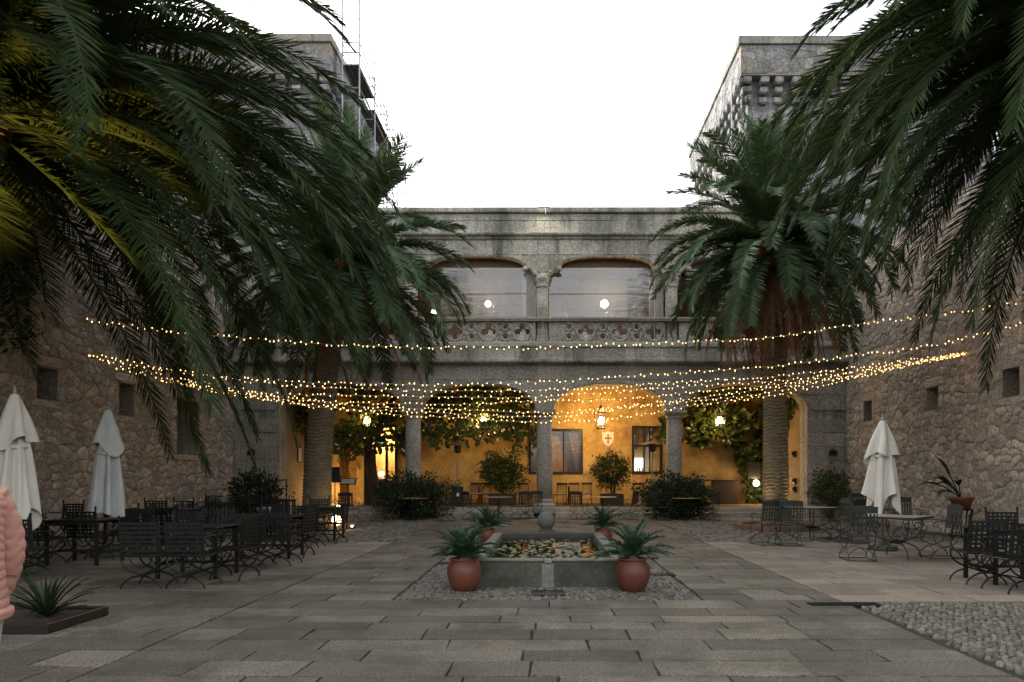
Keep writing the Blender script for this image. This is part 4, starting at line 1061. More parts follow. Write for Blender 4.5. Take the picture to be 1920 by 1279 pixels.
def shrub(name, label, loc, rx, ry, rz_, n, ls, mat, seed, stems=5, zc=None, cat='shrub', potted=False, group=None):
    t = thing(name, label, cat, loc, group=group); mb = MB(); zc = zc or rz_*.95
    leafcloud(mb, (0,0,zc), rx, ry, rz_, n, ls, seed); mb.build('foliage', M[mat], t)
    rnd = random.Random(seed); m_ = MB()
    for k in range(stems):
        a = rnd.uniform(0,6.28); m_.tube([(.08*math.cos(a),.08*math.sin(a),0),(.2*rx*math.cos(a),.2*ry*math.sin(a),zc*.6),(.6*rx*math.cos(a),.6*ry*math.sin(a),zc+.2)],[.035,.025,.01],5)
    m_.build('stems', M['vine_bark'], t)
    if potted: m_ = MB(); m_.bbox(-rx*.6,rx*.6,-.35,.35,0,.5,.02); tag(m_.build('planter_box', M['wood_dark'], loc=loc), 'dark box planter holding the '+label, 'planter')
    return t
shrub('round_hedge','big dark rounded bush in front of the steps on the left',(at(778,900,26.6).x,26.4,0),1.52,1.15,.86,7500,.13,'hedge',2,cat='bush')
shrub('round_hedge','big dark rounded bush in front of the steps on the right',(at(1270,900,26.6).x,26.4,0),1.38,1.1,.86,7500,.13,'hedge',3,cat='bush')
shrub('potted_shrub','tall leafy shrub on the terrace left of the middle column',(at(943,900,30.4).x,30.4,TZ),.98,.7,.85,4200,.13,'shrub',5,zc=1.45,potted=True)
shrub('potted_shrub','tall leafy shrub on the terrace below the heraldic shield',(at(1147,900,30.4).x,30.4,TZ),.82,.65,.78,3600,.12,'shrub',8,zc=1.5,potted=True)
shrub('corner_shrub','upright dark green shrub in the far right corner',(at(1556,900,26.3).x,26.2,0),.75,.6,.8,2600,.12,'shrub',12,zc=1.1)
shrub('corner_shrub','dark shrub behind the metal railing by the left wall',(at(478,900,24.5).x,24.5,0),.95,.7,.85,2600,.14,'hedge',14,zc=1.0)
m_ = MB(); leafcloud(m_, (0,0,.5), .3,.25,.5, 260,.12,19); sp_ = thing('red_leaf_plant','small reddish plant behind the chair near the dark window','plant',(at(1208,925,30.9).x,31.2,TZ)); m_.build('foliage', M['dead'], sp_); 
def climber(label, boxes, n, ls, seed, trunk=None, mat='vine', loc=(0,0,0)):
    t = thing('climbing_plant', label, 'climbing plant', loc); rnd = random.Random(seed); mb = MB()
    tot = sum((b[1]-b[0])*(b[3]-b[2])*b[6] for b in boxes)
    for b in boxes:
        for _ in range(int(n*(b[1]-b[0])*(b[3]-b[2])*b[6]/tot)):
            x = rnd.uniform(b[0],b[1]); z = rnd.uniform(b[2],b[3]); y = rnd.uniform(b[4],b[5])
            hn = noise.noise(Vector((x*1.3+seed, z*1.3, y*.7)))
            lo = b[2] + (b[3]-b[2])*(.28+.55*noise.noise(Vector((x*1.1+seed*2,0,y))))
            if hn < -.12 or z < lo: continue
            p = Vector((x,y,z)); ax = Vector((rnd.uniform(-.8,.8), rnd.uniform(-1,.1), rnd.uniform(-1,.35))).normalized(); l = ls*rnd.uniform(.6,1.25)
            sd_ = ax.cross(Vector((rnd.uniform(-.6,.6),-1,rnd.uniform(-.3,.8)))).normalized()*l*.27; nn = ax.cross(sd_).normalized()*l*.05
            mb.add([p, p+ax*l*.3+sd_*.8+nn, p+ax*l*.7+sd_+nn, p+ax*l, p+ax*l*.7-sd_+nn, p+ax*l*.3-sd_*.8+nn, p+ax*l*.5-nn], [(0,1,6),(1,2,6),(2,3,6),(3,4,6),(4,5,6),(5,0,6)])
    mb.build('foliage', M[mat], t)
    if trunk:
        m_ = MB()
        for P, r0, r1 in trunk: m_.tube(P, [r0+(r1-r0)*i/(len(P)-1) for i in range(len(P))], 8)
        m_.build('stem', M['vine_bark'], t)
    return t
X = lambda px, Y: (px-VX)/F*Y
Zp = lambda py, Y: HC+(VY-py)/F*Y
Yv = 30.0
climber('broad-leaved climber with leaning dark trunk spreading under the left arches',
  [(X(540,Yv),X(620,Yv),Zp(850,Yv),Zp(745,Yv),29.2,31,1.3),(X(612,Yv),X(770,Yv),Zp(858,Yv),Zp(760,Yv),29.4,31.8,1.35),(X(620,31.5),X(690,31.5),Zp(872,31.5),Zp(800,31.5),31.4,32.6,.8),
   (X(780,Yv),X(1012,Yv),Zp(842,Yv),Zp(735,Yv),29.4,32.2,1.15),(X(540,31),X(1005,31),5.0,6.0,29.0,32.6,1.0)], 7600, .34, 6,
  [([(X(705,30.6),30.6,TZ),(X(697,30.6),30.5,2.2),(X(712,30.6),30.4,3.6),(X(742,30.4),30.3,5.2)],.26,.12),([(X(690,30.6),30.7,TZ),(X(688,30.6),30.7,3.0),(X(665,30.6),30.5,5.0)],.22,.09),
   ([(X(655,32.4),32.6,1.6),(X(632,32.4),32.5,2.3),(X(646,32.4),32.4,3.4)],.03,.02)])
climber('dense climber covering the ochre wall beside the right palm trunk',
  [(X(1283,32.3),X(1345,32.3),Zp(850,32.3),Zp(745,32.3),31.4,32.7,1.1),(X(1340,32.3),X(1436,32.3),Zp(885,32.3),Zp(760,32.3),31.6,32.7,1.15),(X(1395,32.5),X(1440,32.5),Zp(945,32.5),Zp(860,32.5),32.0,32.8,.5),
   (X(1486,28.8),X(1511,28.8),Zp(800,28.8),Zp(738,28.8),28.6,30,1.5),(X(1236,32),X(1262,32),Zp(835,32),Zp(780,32),31.4,32.4,1.),(X(1300,31),X(1500,31),5.0,5.9,29.2,32.4,.7)], 4400, .36, 9,
  [([(X(1428,32.5),32.6,TZ),(X(1432,32.5),32.5,2.4),(X(1415,32.5),32.3,4.6)],.10,.05)], )
ivy = climber('ragged ivy growing on the left wall above the umbrellas',[(XL+.05,XL+.5,3.6,7.2,13.2,16.5,1)],1100,.16,21,mat='shrub')

# ================================================================ ornamental plants
def strap_plant(name, label, loc, n, L, w, mat, seed, up=(35,80), group=None):
    rnd = random.Random(seed); t = thing(name, label, 'plant', loc, group=group)
    for k in range(n):
        a = k*2.4+rnd.uniform(-.3,.3); th = rad(rnd.uniform(*up)); l = L*rnd.uniform(.7,1.15); P = []; m_ = MB(); nS = 6; x=z=0
        V = []
        for i in range(nS+1):
            s = i/nS; tt = th-rad(35)*s*s; ww = w*math.sin(math.pi*min(1,.25+.75*s))*(1-s)**.35+.002
            V += [(x*math.cos(a)-ww*math.sin(a), x*math.sin(a)+ww*math.cos(a), z+.01),(x*math.cos(a), x*math.sin(a), z),(x*math.cos(a)+ww*math.sin(a), x*math.sin(a)-ww*math.cos(a), z+.01)]
            x += math.cos(tt)*l/nS; z += math.sin(tt)*l/nS
        m_.add(V, [(3*i+j,3*i+j+1,3*i+4+j,3*i+3+j) for i in range(nS) for j in (0,1)]); m_.build('leaf', M[mat], t, True)
    return t
q = gr(118,1150,.12)
pl = thing('low_planter','low dark square planter at the near left with spiky leaves','planter',(q.x-.66,q.y,0))
for (a,b,c,d) in ((-.85,.85,-.5,-.42),(-.85,.85,.42,.5),(-.85,-.77,-.42,.42),(.77,.85,-.42,.42)): m_ = MB(); m_.bbox(a,b,c,d,0,.11,.01); m_.build('side_board', M['frame'], pl)
m_ = MB(); m_.box(-.77,.77,-.42,.42,0,.08); m_.build('soil', M['soil'], pl)
strap_plant('spiky_plant','dark spiky strap-leaved plant growing in the low near left planter',(q.x-.18,q.y,.08),60,.56,.020,'hedge',5,(15,75))
# bird of paradise in a pot on a stand by the right wall
p = Vector((XR-.75, 18.6, 0)); zt = 1.0
std = thing('plant_stand','dark slatted iron stand carrying a terracotta pot by the right wall','stand',p)
m_ = MB()
for k in range(12): a = k*math.pi/6; m_.tube([(.26*math.cos(a),.26*math.sin(a),0),(.20*math.cos(a),.20*math.sin(a),.35),(.27*math.cos(a),.27*math.sin(a),.75)],.014,5)
for (r_,z) in ((.26,.02),(.27,.74)): m_.tube([(r_*math.cos(k*math.pi/10),r_*math.sin(k*math.pi/10),z) for k in range(21)],.014,5,False)
m_.lathe([(.26,.73),(.27,.75),(.02,.75)],14); m_.build('cage', M['iron'], std)
m_ = MB(); m_.lathe([(.2,0),(.27,.22),(.31,.26),(.31,.32),(.26,.32),(.25,.26),(.02,.25)],20); tag(m_.build('flower_pot', M['terracotta'], smooth=True, loc=(p.x,p.y,.76)),'terracotta pot on the iron stand by the right wall','pot')
bp_ = thing('broad_leaf_plant','bird of paradise plant leaning left from its pot by the right wall','plant',(p.x-.02,p.y,1.05))
rn = random.Random(3)
for k,(ax,l,th,b) in enumerate(((3.1,1.35,66,25),(3.3,1.1,48,60),(2.9,1.25,40,95),(3.5,.95,30,100),(3.0,.85,60,120),(4.0,.9,55,80),(2.4,.9,62,60))):
    P=[];x=z=0;S_=10;th_=rad(th)
    for i in range(S_+1):
        P.append((x*math.cos(ax),x*math.sin(ax),z)); tt=th_-rad(b)*(i/S_)**2; x+=math.cos(tt)*l/S_; z+=math.sin(tt)*l/S_
    m_ = MB(); m_.tube(P[:8],.014,5); V=[]
    for i in range(5,S_+1):
        s=(i-5)/(S_-5); ww=.085*math.sin(math.pi*(.12+.88*s)); pp=P[i]; V+=[(pp[0]-ww*math.sin(ax),pp[1]+ww*math.cos(ax)-ww*.5,pp[2]+ww*.5),pp,(pp[0]+ww*math.sin(ax),pp[1]-ww*math.cos(ax),pp[2]+ww*.5)]
    m_.add(V,[(3*i+j,3*i+j+1,3*i+4+j,3*i+3+j) for i in range(5) for j in (0,1)]); m_.build('leaf', M['hedge'], bp_, True)
# ================================================================ furniture
def bez(P, n=8):
    out = []
    for i in range(len(P)-1):
        p0 = Vector(P[max(i-1,0)]); p1 = Vector(P[i]); p2 = Vector(P[i+1]); p3 = Vector(P[min(i+2,len(P)-1)])
        for k in range(n):
            t = k/n; out.append(.5*((2*p1)+(p2-p0)*t+(2*p0-5*p1+4*p2-p3)*t*t+(3*p1-p0-3*p2+p3)*t**3))
    out.append(Vector(P[-1])); return out
def lattice_chair():
    t = thing('lattice_chair','','chair'); I = M['iron']
    def back_y(z): return -.24-.12*(z-.45)
    m_ = MB()                                                   # woven strap back
    zs = [.52+.062*k for k in range(7)]; xs = [-.22+.0733*k for k in range(7)]
    for k, z in enumerate(zs): m_.box(-.25,.25,back_y(z)-.006,back_y(z)+.002,z-.0165,z+.0165)
    Mx = Matrix.Rotation(rad(-6.8),4,'X')
    for x in xs:
        z0, z1 = .50,.91; V=[(x-.0165,back_y(z0)+.004,z0),(x+.0165,back_y(z0)+.004,z0),(x+.0165,back_y(z1)+.004,z1),(x-.0165,back_y(z1)+.004,z1)]
        m_.add(V+[(a,b+.006,c) for a,b,c in V],[(0,1,2,3),(7,6,5,4),(0,4,5,1),(1,5,6,2),(2,6,7,3),(3,7,4,0)])
    m_.build('backrest', I, t)
    for s in (-1,1):
        m_ = MB(); m_.tube([(s*.26,back_y(.44),.44),(s*.26,back_y(.93),.93)],.014,6); m_.lathe([(.008,0),(.022,.015),(.012,.03),(.022,.05),(.004,.075)],8,(s*.26,back_y(.93),.93)); m_.build('back_post', I, t)
        m_ = MB(); m_.tube(bez([(s*.26,back_y(.70),.70),(s*.28,-.05,.715),(s*.285,.16,.70),(s*.28,.22,.64),(s*.275,.16,.60),(s*.27,.13,.64)],5),.012,5)
        m_.tube(bez([(s*.275,.15,.69),(s*.27,.20,.58),(s*.25,.17,.45)],5),.011,5); m_.build('armrest', I, t)
    m_ = MB(); m_.tube([(-.26,-.25,.45),(.26,-.25,.45),(.26,.24,.45),(-.26,.24,.45),(-.26,-.25,.45)],.013,5)
    for k in range(9): m_.box(-.255,.255,-.235+k*.055,-.235+k*.055+.034,.449,.457)
    for k in range(7): m_.box(-.235+k*.073,-.235+k*.073+.03,-.24,.235,.441,.4485)
    m_.build('seat', I, t)
    for y in (-.24,.22):
        for s in (-1,1):
            m_ = MB(); m_.tube(bez([(s*-.26,y,.45),(s*-.255,y,.36),(s*-.17,y,.265),(0,y+.01*s,.19),(s*.16,y,.135),(s*.25,y,.06),(s*.27,y,0)],5),.0135,5); m_.build('leg', I, t)
    m_ = MB(); m_.tube([(0,-.24,.19),(0,.22,.19)],.011,5); m_.tube([(-.12,-.245,.17),(.12,-.245,.17)],.01,5)
    for y in (-.24,.22): m_.tube(bez([(-.16,y,.45),(-.10,y,.33),(0,y,.29),(.10,y,.33),(.16,y,.45)],4),.010,5)
    m_.build('stretcher', I, t); return t
def slat_chair():
    t = thing('slatted_chair','','chair'); I = M['iron_green']; by = lambda z: -.22-.14*(z-.45)
    m_ = MB(); z0,z1=.86,.97; V=[(-.24,by(z0),z0),(.24,by(z0),z0),(.24,by(z1),z1),(.1,by(z1),z1+.025),(-.1,by(z1),z1+.025),(-.24,by(z1),z1)]
    m_.add(V+[(a,b+.02,c) for a,b,c in V],[(0,1,2,3,4,5),(11,10,9,8,7,6)]+[(k,6+k,6+(k+1)%6,(k+1)%6) for k in range(6)]); m_.build('top_rail', I, t)
    for k in range(7):
        x=-.2+k*.0667; m_ = MB(); m_.add([(x-.015,by(.56),.56),(x+.015,by(.56),.56),(x+.015,by(.855),.855),(x-.015,by(.855),.855)]+[(x-.015,by(.56)+.014,.56),(x+.015,by(.56)+.014,.56),(x+.015,by(.855)+.014,.855),(x-.015,by(.855)+.014,.855)],[(0,1,2,3),(7,6,5,4),(0,4,5,1),(1,5,6,2),(2,6,7,3),(3,7,4,0)]); m_.build('slat', I, t)
    m_ = MB()
    for s in (-1,1): m_.tube([(s*.245,by(.44),.44),(s*.245,by(.98),.98)],.010,5)
    m_.tube([(-.245,by(.555),.555),(.245,by(.555),.555)],.010,5); m_.tube([(-.245,by(.8),.8),(.245,by(.8),.8)],.008,5); m_.build('back_frame', I, t)
    m_ = MB()
    for k in range(7): m_.bbox(-.23,.23,-.21+k*.066,-.21+k*.066+.05,.445,.46,.004)
    m_.tube([(-.24,-.22,.445),(.24,-.22,.445),(.24,.25,.445),(-.24,.25,.445),(-.24,-.22,.445)],.010,5); m_.build('seat', I, t)
    for s in (-1,1):
        m_ = MB(); x=s*.235; m_.tube(bez([(x,-.22,.45),(x,-.17,.30),(x,0,.235),(x,.18,.30),(x,.25,.45)],5),.009,5)
        m_.tube(bez([(x,-.27,.012),(x,-.22,.13),(x,0,.225),(x,.22,.13),(x,.27,.012)],5),.009,5); m_.tube([(x,-.27,.012),(x,.27,.012)],.008,5); m_.build('leg_frame', I, t)
        m_ = MB(); m_.tube(bez([(x,by(.68),.68),(x*1.06,.02,.70),(x*1.08,.2,.68),(x*1.06,.24,.62),(x*1.05,.17,.60),(x*1.05,.16,.65)],5),.009,5); m_.tube(bez([(x,.22,.45),(x*1.05,.10,.53),(x*1.06,.17,.60)],4),.008,5); m_.build('armrest', I, t)
    m_ = MB()
    for y in (-.27,.27): m_.tube([(-.235,y,.014),(.235,y,.014)],.008,5)
    for y in (-.2,.2): m_.tube(bez([(-.235,y,.10),(-.12,y,.20),(0,y,.235),(.12,y,.20),(.235,y,.10)],4),.007,5)
    m_.build('stretcher', I, t); return t
def cafe_chair():
    t = thing('wooden_chair','','chair'); W=M['wood_dark']
    for sx in (-1,1):
        for sy in (-1,1):
            m_ = MB(); m_.tube([(sx*.2,sy*.19,.44),(sx*.225,sy*.22+(-.03 if sy<0 else 0),0)],[.02,.015],6)
            if sy<0: m_.tube([(sx*.2,-.19,.44),(sx*.215,-.28,.93)],.016,6)
            m_.build('leg', W, t)
    m_ = MB(); m_.bbox(-.22,.22,-.21,.22,.43,.46,.01); m_.build('seat', M['wood_seat'], t)
    m_ = MB(); m_.bbox(-.235,.235,-.295,-.262,.84,.93,.01)
    for k in range(5): x=-.15+k*.075; m_.tube([(x,-.20,.46),(x,-.27,.86)],.011,5)
    m_.build('backrest', W, t)
    m_ = MB(); m_.bbox(-.2,.2,-.19,.2,.462,.50,.015); m_.build('seat_pad', M['cushion'], t); return t
def iron_table():
    t = thing('iron_table','','table'); I=M['iron']; w,d=.48,.40
    m_ = MB(); m_.bbox(-w,w,-d,d,.755,.78,.008); m_.build('tabletop', I, t)
    for sx in (-1,1):
        for sy in (-1,1): m_ = MB(); m_.box(sx*(w-.05)-.024,sx*(w-.05)+.024,sy*(d-.05)-.024,sy*(d-.05)+.024,0,.755); m_.build('leg', I, t)
    m_ = MB(); m_.box(-w+.08,w-.08,-.02,.02,.20,.24)
    for sx in (-1,1): m_.box(sx*(w-.05)-.018,sx*(w-.05)+.018,-d+.08,d-.08,.199,.239)
    for sy in (-1,1): m_.box(-w+.08,w-.08,sy*(d-.05)-.012,sy*(d-.05)+.012,.70,.754)
    m_.build('stretcher', I, t); return t
def scroll_table():
    t = thing('scroll_table','','table'); w=.46
    m_ = MB(); m_.bbox(-w+.02,w-.02,-w+.02,w-.02,.725,.752,.006); m_.build('tabletop', M['tile_top'], t)
    m_ = MB()
    for (a,b,c,d) in ((-w,w,-w,-w+.018),(-w,w,w-.018,w),(-w,-w+.018,-w+.019,w-.019),(w-.018,w,-w+.019,w-.019)): m_.box(a,b,c,d,.715,.75)
    m_.build('rim', M['iron_green'], t)
    for k in range(4):
        a = math.pi/4+k*math.pi/2; c,s=math.cos(a),math.sin(a); f=lambda r,z:(r*c,r*s,z)
        m_ = MB(); m_.tube(bez([f(.44,.72),f(.43,.55),f(.33,.38),f(.09,.29),f(.20,.26),f(.37,.16),f(.43,0)],6),.013,6)
        m_.tube(bez([f(.42,.62),f(.34,.64),f(.31,.56),f(.36,.52),f(.38,.57)],5),.010,5); m_.build('leg', M['iron_green'], t)
    m_ = MB(); m_.lathe([(.05,.25),(.11,.27),(.11,.31),(.05,.33)],12); m_.tube([(-.3,-.3,.745-.03),(.3,.3,.745-.03)],.008,5); m_.build('hub', M['iron'], t); return t
def round_table():
    t = thing('round_table','','table'); m_ = MB(); m_.lathe([(.02,.73),(.48,.73),(.50,.74),(.50,.755),(.02,.76)],28); m_.build('tabletop', M['table_ochre'], t)
    m_ = MB(); m_.lathe([(.03,.03),(.025,.4),(.03,.73)],10); m_.build('pedestal', M['iron'], t)
    for k in range(3): a=k*2.094; m_ = MB(); m_.tube(bez([(.02,0,.25),(.15,0,.12),(.30,0,.0)],5),.012,5); o=m_.build('leg', M['iron'], t); o.rotation_euler.z=a
    return t
protos = {'L':(lattice_chair(),1.07),'S':(slat_chair(),1.08),'W':(cafe_chair(),1.05),'TI':(iron_table(),1.07),'TS':(scroll_table(),1.12),'TR':(round_table(),1.1)}
usedp = set()
def place(kind, px, py, rz, label, group, z=0.0, Y=None, s=1.):
    p = gr(px, py, z) if Y is None else Vector((X(px,Y), Y, z))
    pr, sc_ = protos[kind]
    sc_ *= s
    if kind not in usedp:
        usedp.add(kind); pr.location = p; pr.rotation_euler.z = rad(rz); pr.scale=(sc_,)*3; pr['label']=label; pr['group']=group; return pr
    return dup(pr, label, p, rad(rz), sc_, group)
GL='lattice-backed iron chairs at the left tables'; GT='dark iron tables on the left'
A = [
 ('L',48,1086,4,'lattice-backed iron chair nearest the pink jacket at the left edge'),
 ('L',78,1060,-5,'lattice-backed chair just behind the leftmost one'),
 ('L',172,1052,0,'lattice-backed chair directly before the grey umbrella cloth'),
 ('L',118,1022,172,'chair facing us at the far side of the leftmost table'),
 ('L',216,1040,85,'chair turned sideways at the right end of the leftmost table'),
 ('L',282,1099,2,'front chair of the near left table, its left one seen from behind'),
 ('L',366,1099,-3,'front chair of the near left table, its right one seen from behind'),
 ('L',440,1084,82,'chair pushed sideways at the right end of the near left table'),
 ('L',335,1056,178,'chair at the far side of the near left table'),
 ('L',272,1040,6,'lattice chair in the second row, left of the others'),
 ('L',330,1034,-8,'lattice chair in the second row next to the left one'),
 ('L',398,1052,184,'chair facing the near left table from behind its right half'),
 ('L',478,1062,3,'front chair on the left of the middle left table'),
 ('L',528,1058,-4,'front chair on the right of the middle left table'),
 ('L',556,1044,88,'chair standing sideways at the walkway end of the middle left table'),
 ('L',500,1024,176,'chair at the far side of the middle left table'),
 ('L',580,1026,2,'front chair at the table nearest the left palm'),
 ('L',622,1018,80,'chair at the walkway end of the table nearest the left palm'),
 ('L',592,1001,180,'far-side chair of the table nearest the left palm'),
 ('L',300,1004,10,'chair against the left wall before the slit opening'),
 ('L',358,1006,-6,'chair in the third row near the wall, second from the left'),
 ('L',418,1010,4,'chair in the third row, under the wall corner'),
 ('L',462,1002,-10,'chair in the third row before the railing'),
 ('L',530,996,5,'chair in the third row before the ochre pier'),
 ('L',390,984,175,'dim chair at the back of the left group by the shrub'),
 ('L',470,984,184,'dim chair at the back of the left group under the railing'),
 ('L',330,982,178,'dim chair at the back of the left group by the wall')]
for k,a,b,r_,l in A: place(k,a,b,r_,l,GL)
for a,b,r_,l in ((160,1056,0,'dark iron table between the two leftmost chairs and the grey umbrella'),(372,1080,0,'dark iron table nearest the camera on the left'),(512,1044,0,'dark iron table in the middle of the left group'),(602,1012,0,'dark iron table nearest the left palm'),
 (330,1018,0,'dark iron table in front of the wall slit'),(432,996,0,'dark iron table at the back of the left group with glasses'),(520,982,0,'dark iron table farthest back by the railing'),(252,1022,0,'dark iron table behind the grey umbrella')): place('TI',a,b,r_,l,GT)
GR='lattice-backed iron chairs at the near right'
for k,a,b,r_,l in (('L',1832,1092,-4,'lattice-backed iron chair at the near right, left of its table'),('L',1898,1108,8,'lattice-backed chair cut by the right edge in front of the table'),('L',1896,1062,175,'lattice-backed chair behind the near right table')): place(k,a,b,r_,l,GR)
place('TI',1893,1090,0,'dark iron table at the right edge among lattice chairs','dark iron tables')
GS='slatted metal garden chairs'; 
for a,b,r_,l in ((1608,1050,-6,'slatted chair with its back to us before the stone-topped table'),(1598,1018,20,'dark slatted chair behind the one before the stone-topped table'),(1762,1046,88,'slatted chair with scrolled arms on the right of the stone-topped table'),
 (1702,1008,182,'slatted chair beyond the stone-topped table against the wall'),(1436,1021,14,'slatted chair at the foot of the right palm, left one'),(1478,1022,-8,'slatted chair at the foot of the right palm, right one'),
 (1566,1010,95,'slatted chair on the right of the table beside the right palm'),(1618,986,178,'slatted chair standing by the far right shrub'),(1652,982,185,'slatted chair just left of the cream umbrella'),
 (885,975,-50,'garden chair left of the round table behind the left rear pot'),(975,974,40,'garden chair between that round table and the middle column'),(1000,972,20,'garden chair at the foot of the middle column'),
 (1086,974,-30,'garden chair just right of the stone ball before the steps'),(1178,974,60,'garden chair right of the round table before the steps'),(712,978,-60,'garden chair at the left edge of the left rounded bush'),(835,977,70,'garden chair before the right side of the left rounded bush'),
 (1240,976,-70,'garden chair before the left side of the right rounded bush'),(1332,976,60,'garden chair right of the right rounded bush'),(655,980,-10,'garden chair between the left palm and the steps')): place('S',a,b,r_,l,GS)
place('TS',1682,1046,42,'square stone-topped table on curved iron legs before the cream umbrella','curved-leg tables'); place('TS',1522,1012,30,'square curved-leg table beside the right palm','curved-leg tables')
for a,b,l in ((935,972,'small round table between the left rear pot and the column'),(1130,972,'small round table behind the right rear pot'),(775,976,'round table in front of the left rounded bush'),(1288,976,'round table in front of the right rounded bush')): place('TR',a,b,0,l,'small round tables before the steps')
for i,(a,Y_,r_,l) in enumerate(((985,30.4,200,'wooden chair on the terrace left of the middle column'),(1050,30.2,160,'wooden chair with pale seat right of the middle column'),(1078,31.0,185,'wooden chair under the large window, middle one of the row'),(1100,31.2,175,'wooden chair under the large window, right one of the row'),(1196,30.2,170,'wooden chair with pale seat below the dark window'),(893,30.6,190,'wooden chair right of the left patio heater'),(910,31.4,170,'wooden chair behind the left terrace shrub'))): place('W',a,0,r_,l,'wooden chairs on the terrace',TZ,Y_)
for a,Y_,l in ((1066,31.6,'dark round table under the large window'),(898,31.8,'dark round table on the terrace beside the left heater')): place('TR',a,0,0,l,'round tables on the terrace',TZ,Y_)
m_ = MB(); m_.bbox(X(1335,32),X(1372,32)+.2,31.6,32.2,TZ,TZ+1.05,.02); m_.bbox(X(1330,32),X(1372,32)+.3,31.55,32.25,TZ+1.051,TZ+1.10,.01); tag(m_.build('sideboard', M['wood_dark']),'dark sideboard against the ochre wall right of the third column','sideboard')
# glasses on the left tables
gl_ = None; rn = random.Random(8); k = 0
gmat = plain('drinking_glass',(.16,.17,.17),.15,0,.1,5)
for (px,py) in ((512,1044),(330,1018),(432,996),(520,982)):
    for q in range(3):
        p = gr(px,py); m_ = MB()
        if gl_ is None: m_.lathe([(.03,0),(.006,.01),(.006,.08),(.035,.12),(.032,.17)],10); o = m_.build('glass', gmat, smooth=True); gl_ = o
        else: o = link('glass', gl_.data)
        o.location = (p.x+rn.uniform(-.3,.3), p.y+rn.uniform(-.25,.25), .78*1.07+.001); tag(o,'small stemmed glass standing on a dark iron table of the left group','glass','glasses on the left tables')
# umbrellas
def umbrella(px, Y, top, bot, mat, label, lab_base, seed, w=.42, turn=0):
    p = Vector((X(px,Y),Y,0)); rnd = random.Random(seed); t = thing('closed_umbrella', label, 'umbrella', p, turn, 'closed umbrellas')
    m_ = MB(); m_.tube([(0,0,0),(0,0,top+.02)],.026,8); m_.build('pole', M['wood_seat'], t)
    m_ = MB(); m_.lathe([(.03,0),(.035,.05),(.012,.09),(.02,.13),(.004,.16)],10,(0,0,top)); m_.build('finial', M['steel'], t)
    def cloth(z1, z0, r0, r1, folds, amp, jag, cinch=None):
        n = 96; rows_ = 26; V=[]; ph=rnd.uniform(0,6)
        for j in range(rows_+1):
            s=j/rows_
            for k in range(n):
                a=2*math.pi*k/n; f=folds; wv=math.sin(a*f+ph+.5*math.sin(s*3+a))*.6+math.sin(a*(f*2-3)+ph*2+s*1.5)*.4
                wv = math.copysign(abs(wv)**.7, wv)
                r_=(r0+(r1-r0)*s**.8)*(1+amp*wv*min(1,s*2.2))*(1+.10*math.sin(a*2+seed)*s)
                if cinch: r_ *= 1-.35*math.exp(-((s-cinch)/.06)**2)
                zz = z1+(z0-z1)*s*(1+jag*(.5*math.sin(a*f*.5+ph)+.5*math.sin(a*3+ph*3))*s*s)
                V.append((r_*math.cos(a)*1.05,r_*math.sin(a),zz))
        m_=MB(); m_.add(V,[(j*n+k,j*n+(k+1)%n,(j+1)*n+(k+1)%n,(j+1)*n+k) for j in range(rows_) for k in range(n)]); return m_
    cloth(top,bot,.05,w*.62,6,.42,.16).build('canopy', M[mat], t, True)
    cloth(top+.01,top-.78,.05,w*.60,4,.30,.22).build('top_vent', M[mat], t, True)
    m_=MB(); m_.lathe([(w*.42,-.02),(w*.44,.0),(w*.42,.03)],20,(0,0,top-(top-bot)*.42)); m_.build('tie_strap', M[mat], t)
    m_ = MB(); m_.lathe([(.30,0),(.32,.03),(.30,.09),(.10,.12),(.05,.30),(.04,.31)],20); tag(m_.build('umbrella_base', M['granite_dark'], loc=p), lab_base, 'umbrella base')
umbrella(203,14.2,2.98,.86,'canvas','closed grey-white umbrella standing behind the left chairs','round stone umbrella base under the grey-white umbrella',3,.46)
umbrella(28,11.6,3.0,.92,'canvas_cream','closed cream umbrella partly cut off by the left edge','round stone base under the umbrella at the left edge',5,.42)
umbrella(1655,15.4,2.86,.98,'canvas_cream','closed cream umbrella before the right rubble wall','round stone base under the cream umbrella on the right',9,.46)
# heaters
def heater(px, Y, zt, label, first=None):
    z=TZ; t = thing('patio_heater', label, 'patio heater', (X(px,Y),Y,z), group='mushroom patio heaters on the terrace')
    H=zt-z
    m_=MB(); m_.lathe([(.02,H),(.10,H-.01),(.30,H-.06),(.48,H-.13),(.50,H-.14),(.47,H-.135),(.28,H-.08),(.02,H-.03)],28); m_.build('reflector', M['heater'], t, True)
    m_=MB(); m_.lathe([(.15,H-.13),(.16,H-.38),(.10,H-.44),(.05,H-.46)],16); m_.build('burner', M['black'], t)
    m_=MB(); m_.tube([(0,0,.8),(0,0,H-.45)],.035,8); m_.build('post', M['heater'], t)
    m_=MB(); m_.lathe([(.28,0),(.28,.06),(.25,.08),(.25,.80),(.20,.84),(.04,.85)],20); m_.build('gas_housing', M['black'], t)
    m_=MB(); m_.box(-.02,.10,-.262,-.252,.42,.56); m_.build('label_plate', M['white'], t); return t
heater(858,29.5,3.07,'mushroom patio heater on the terrace in front of the ochre wall, left one'); heater(1223,29.4,3.12,'patio heater standing before the dark window on the right')
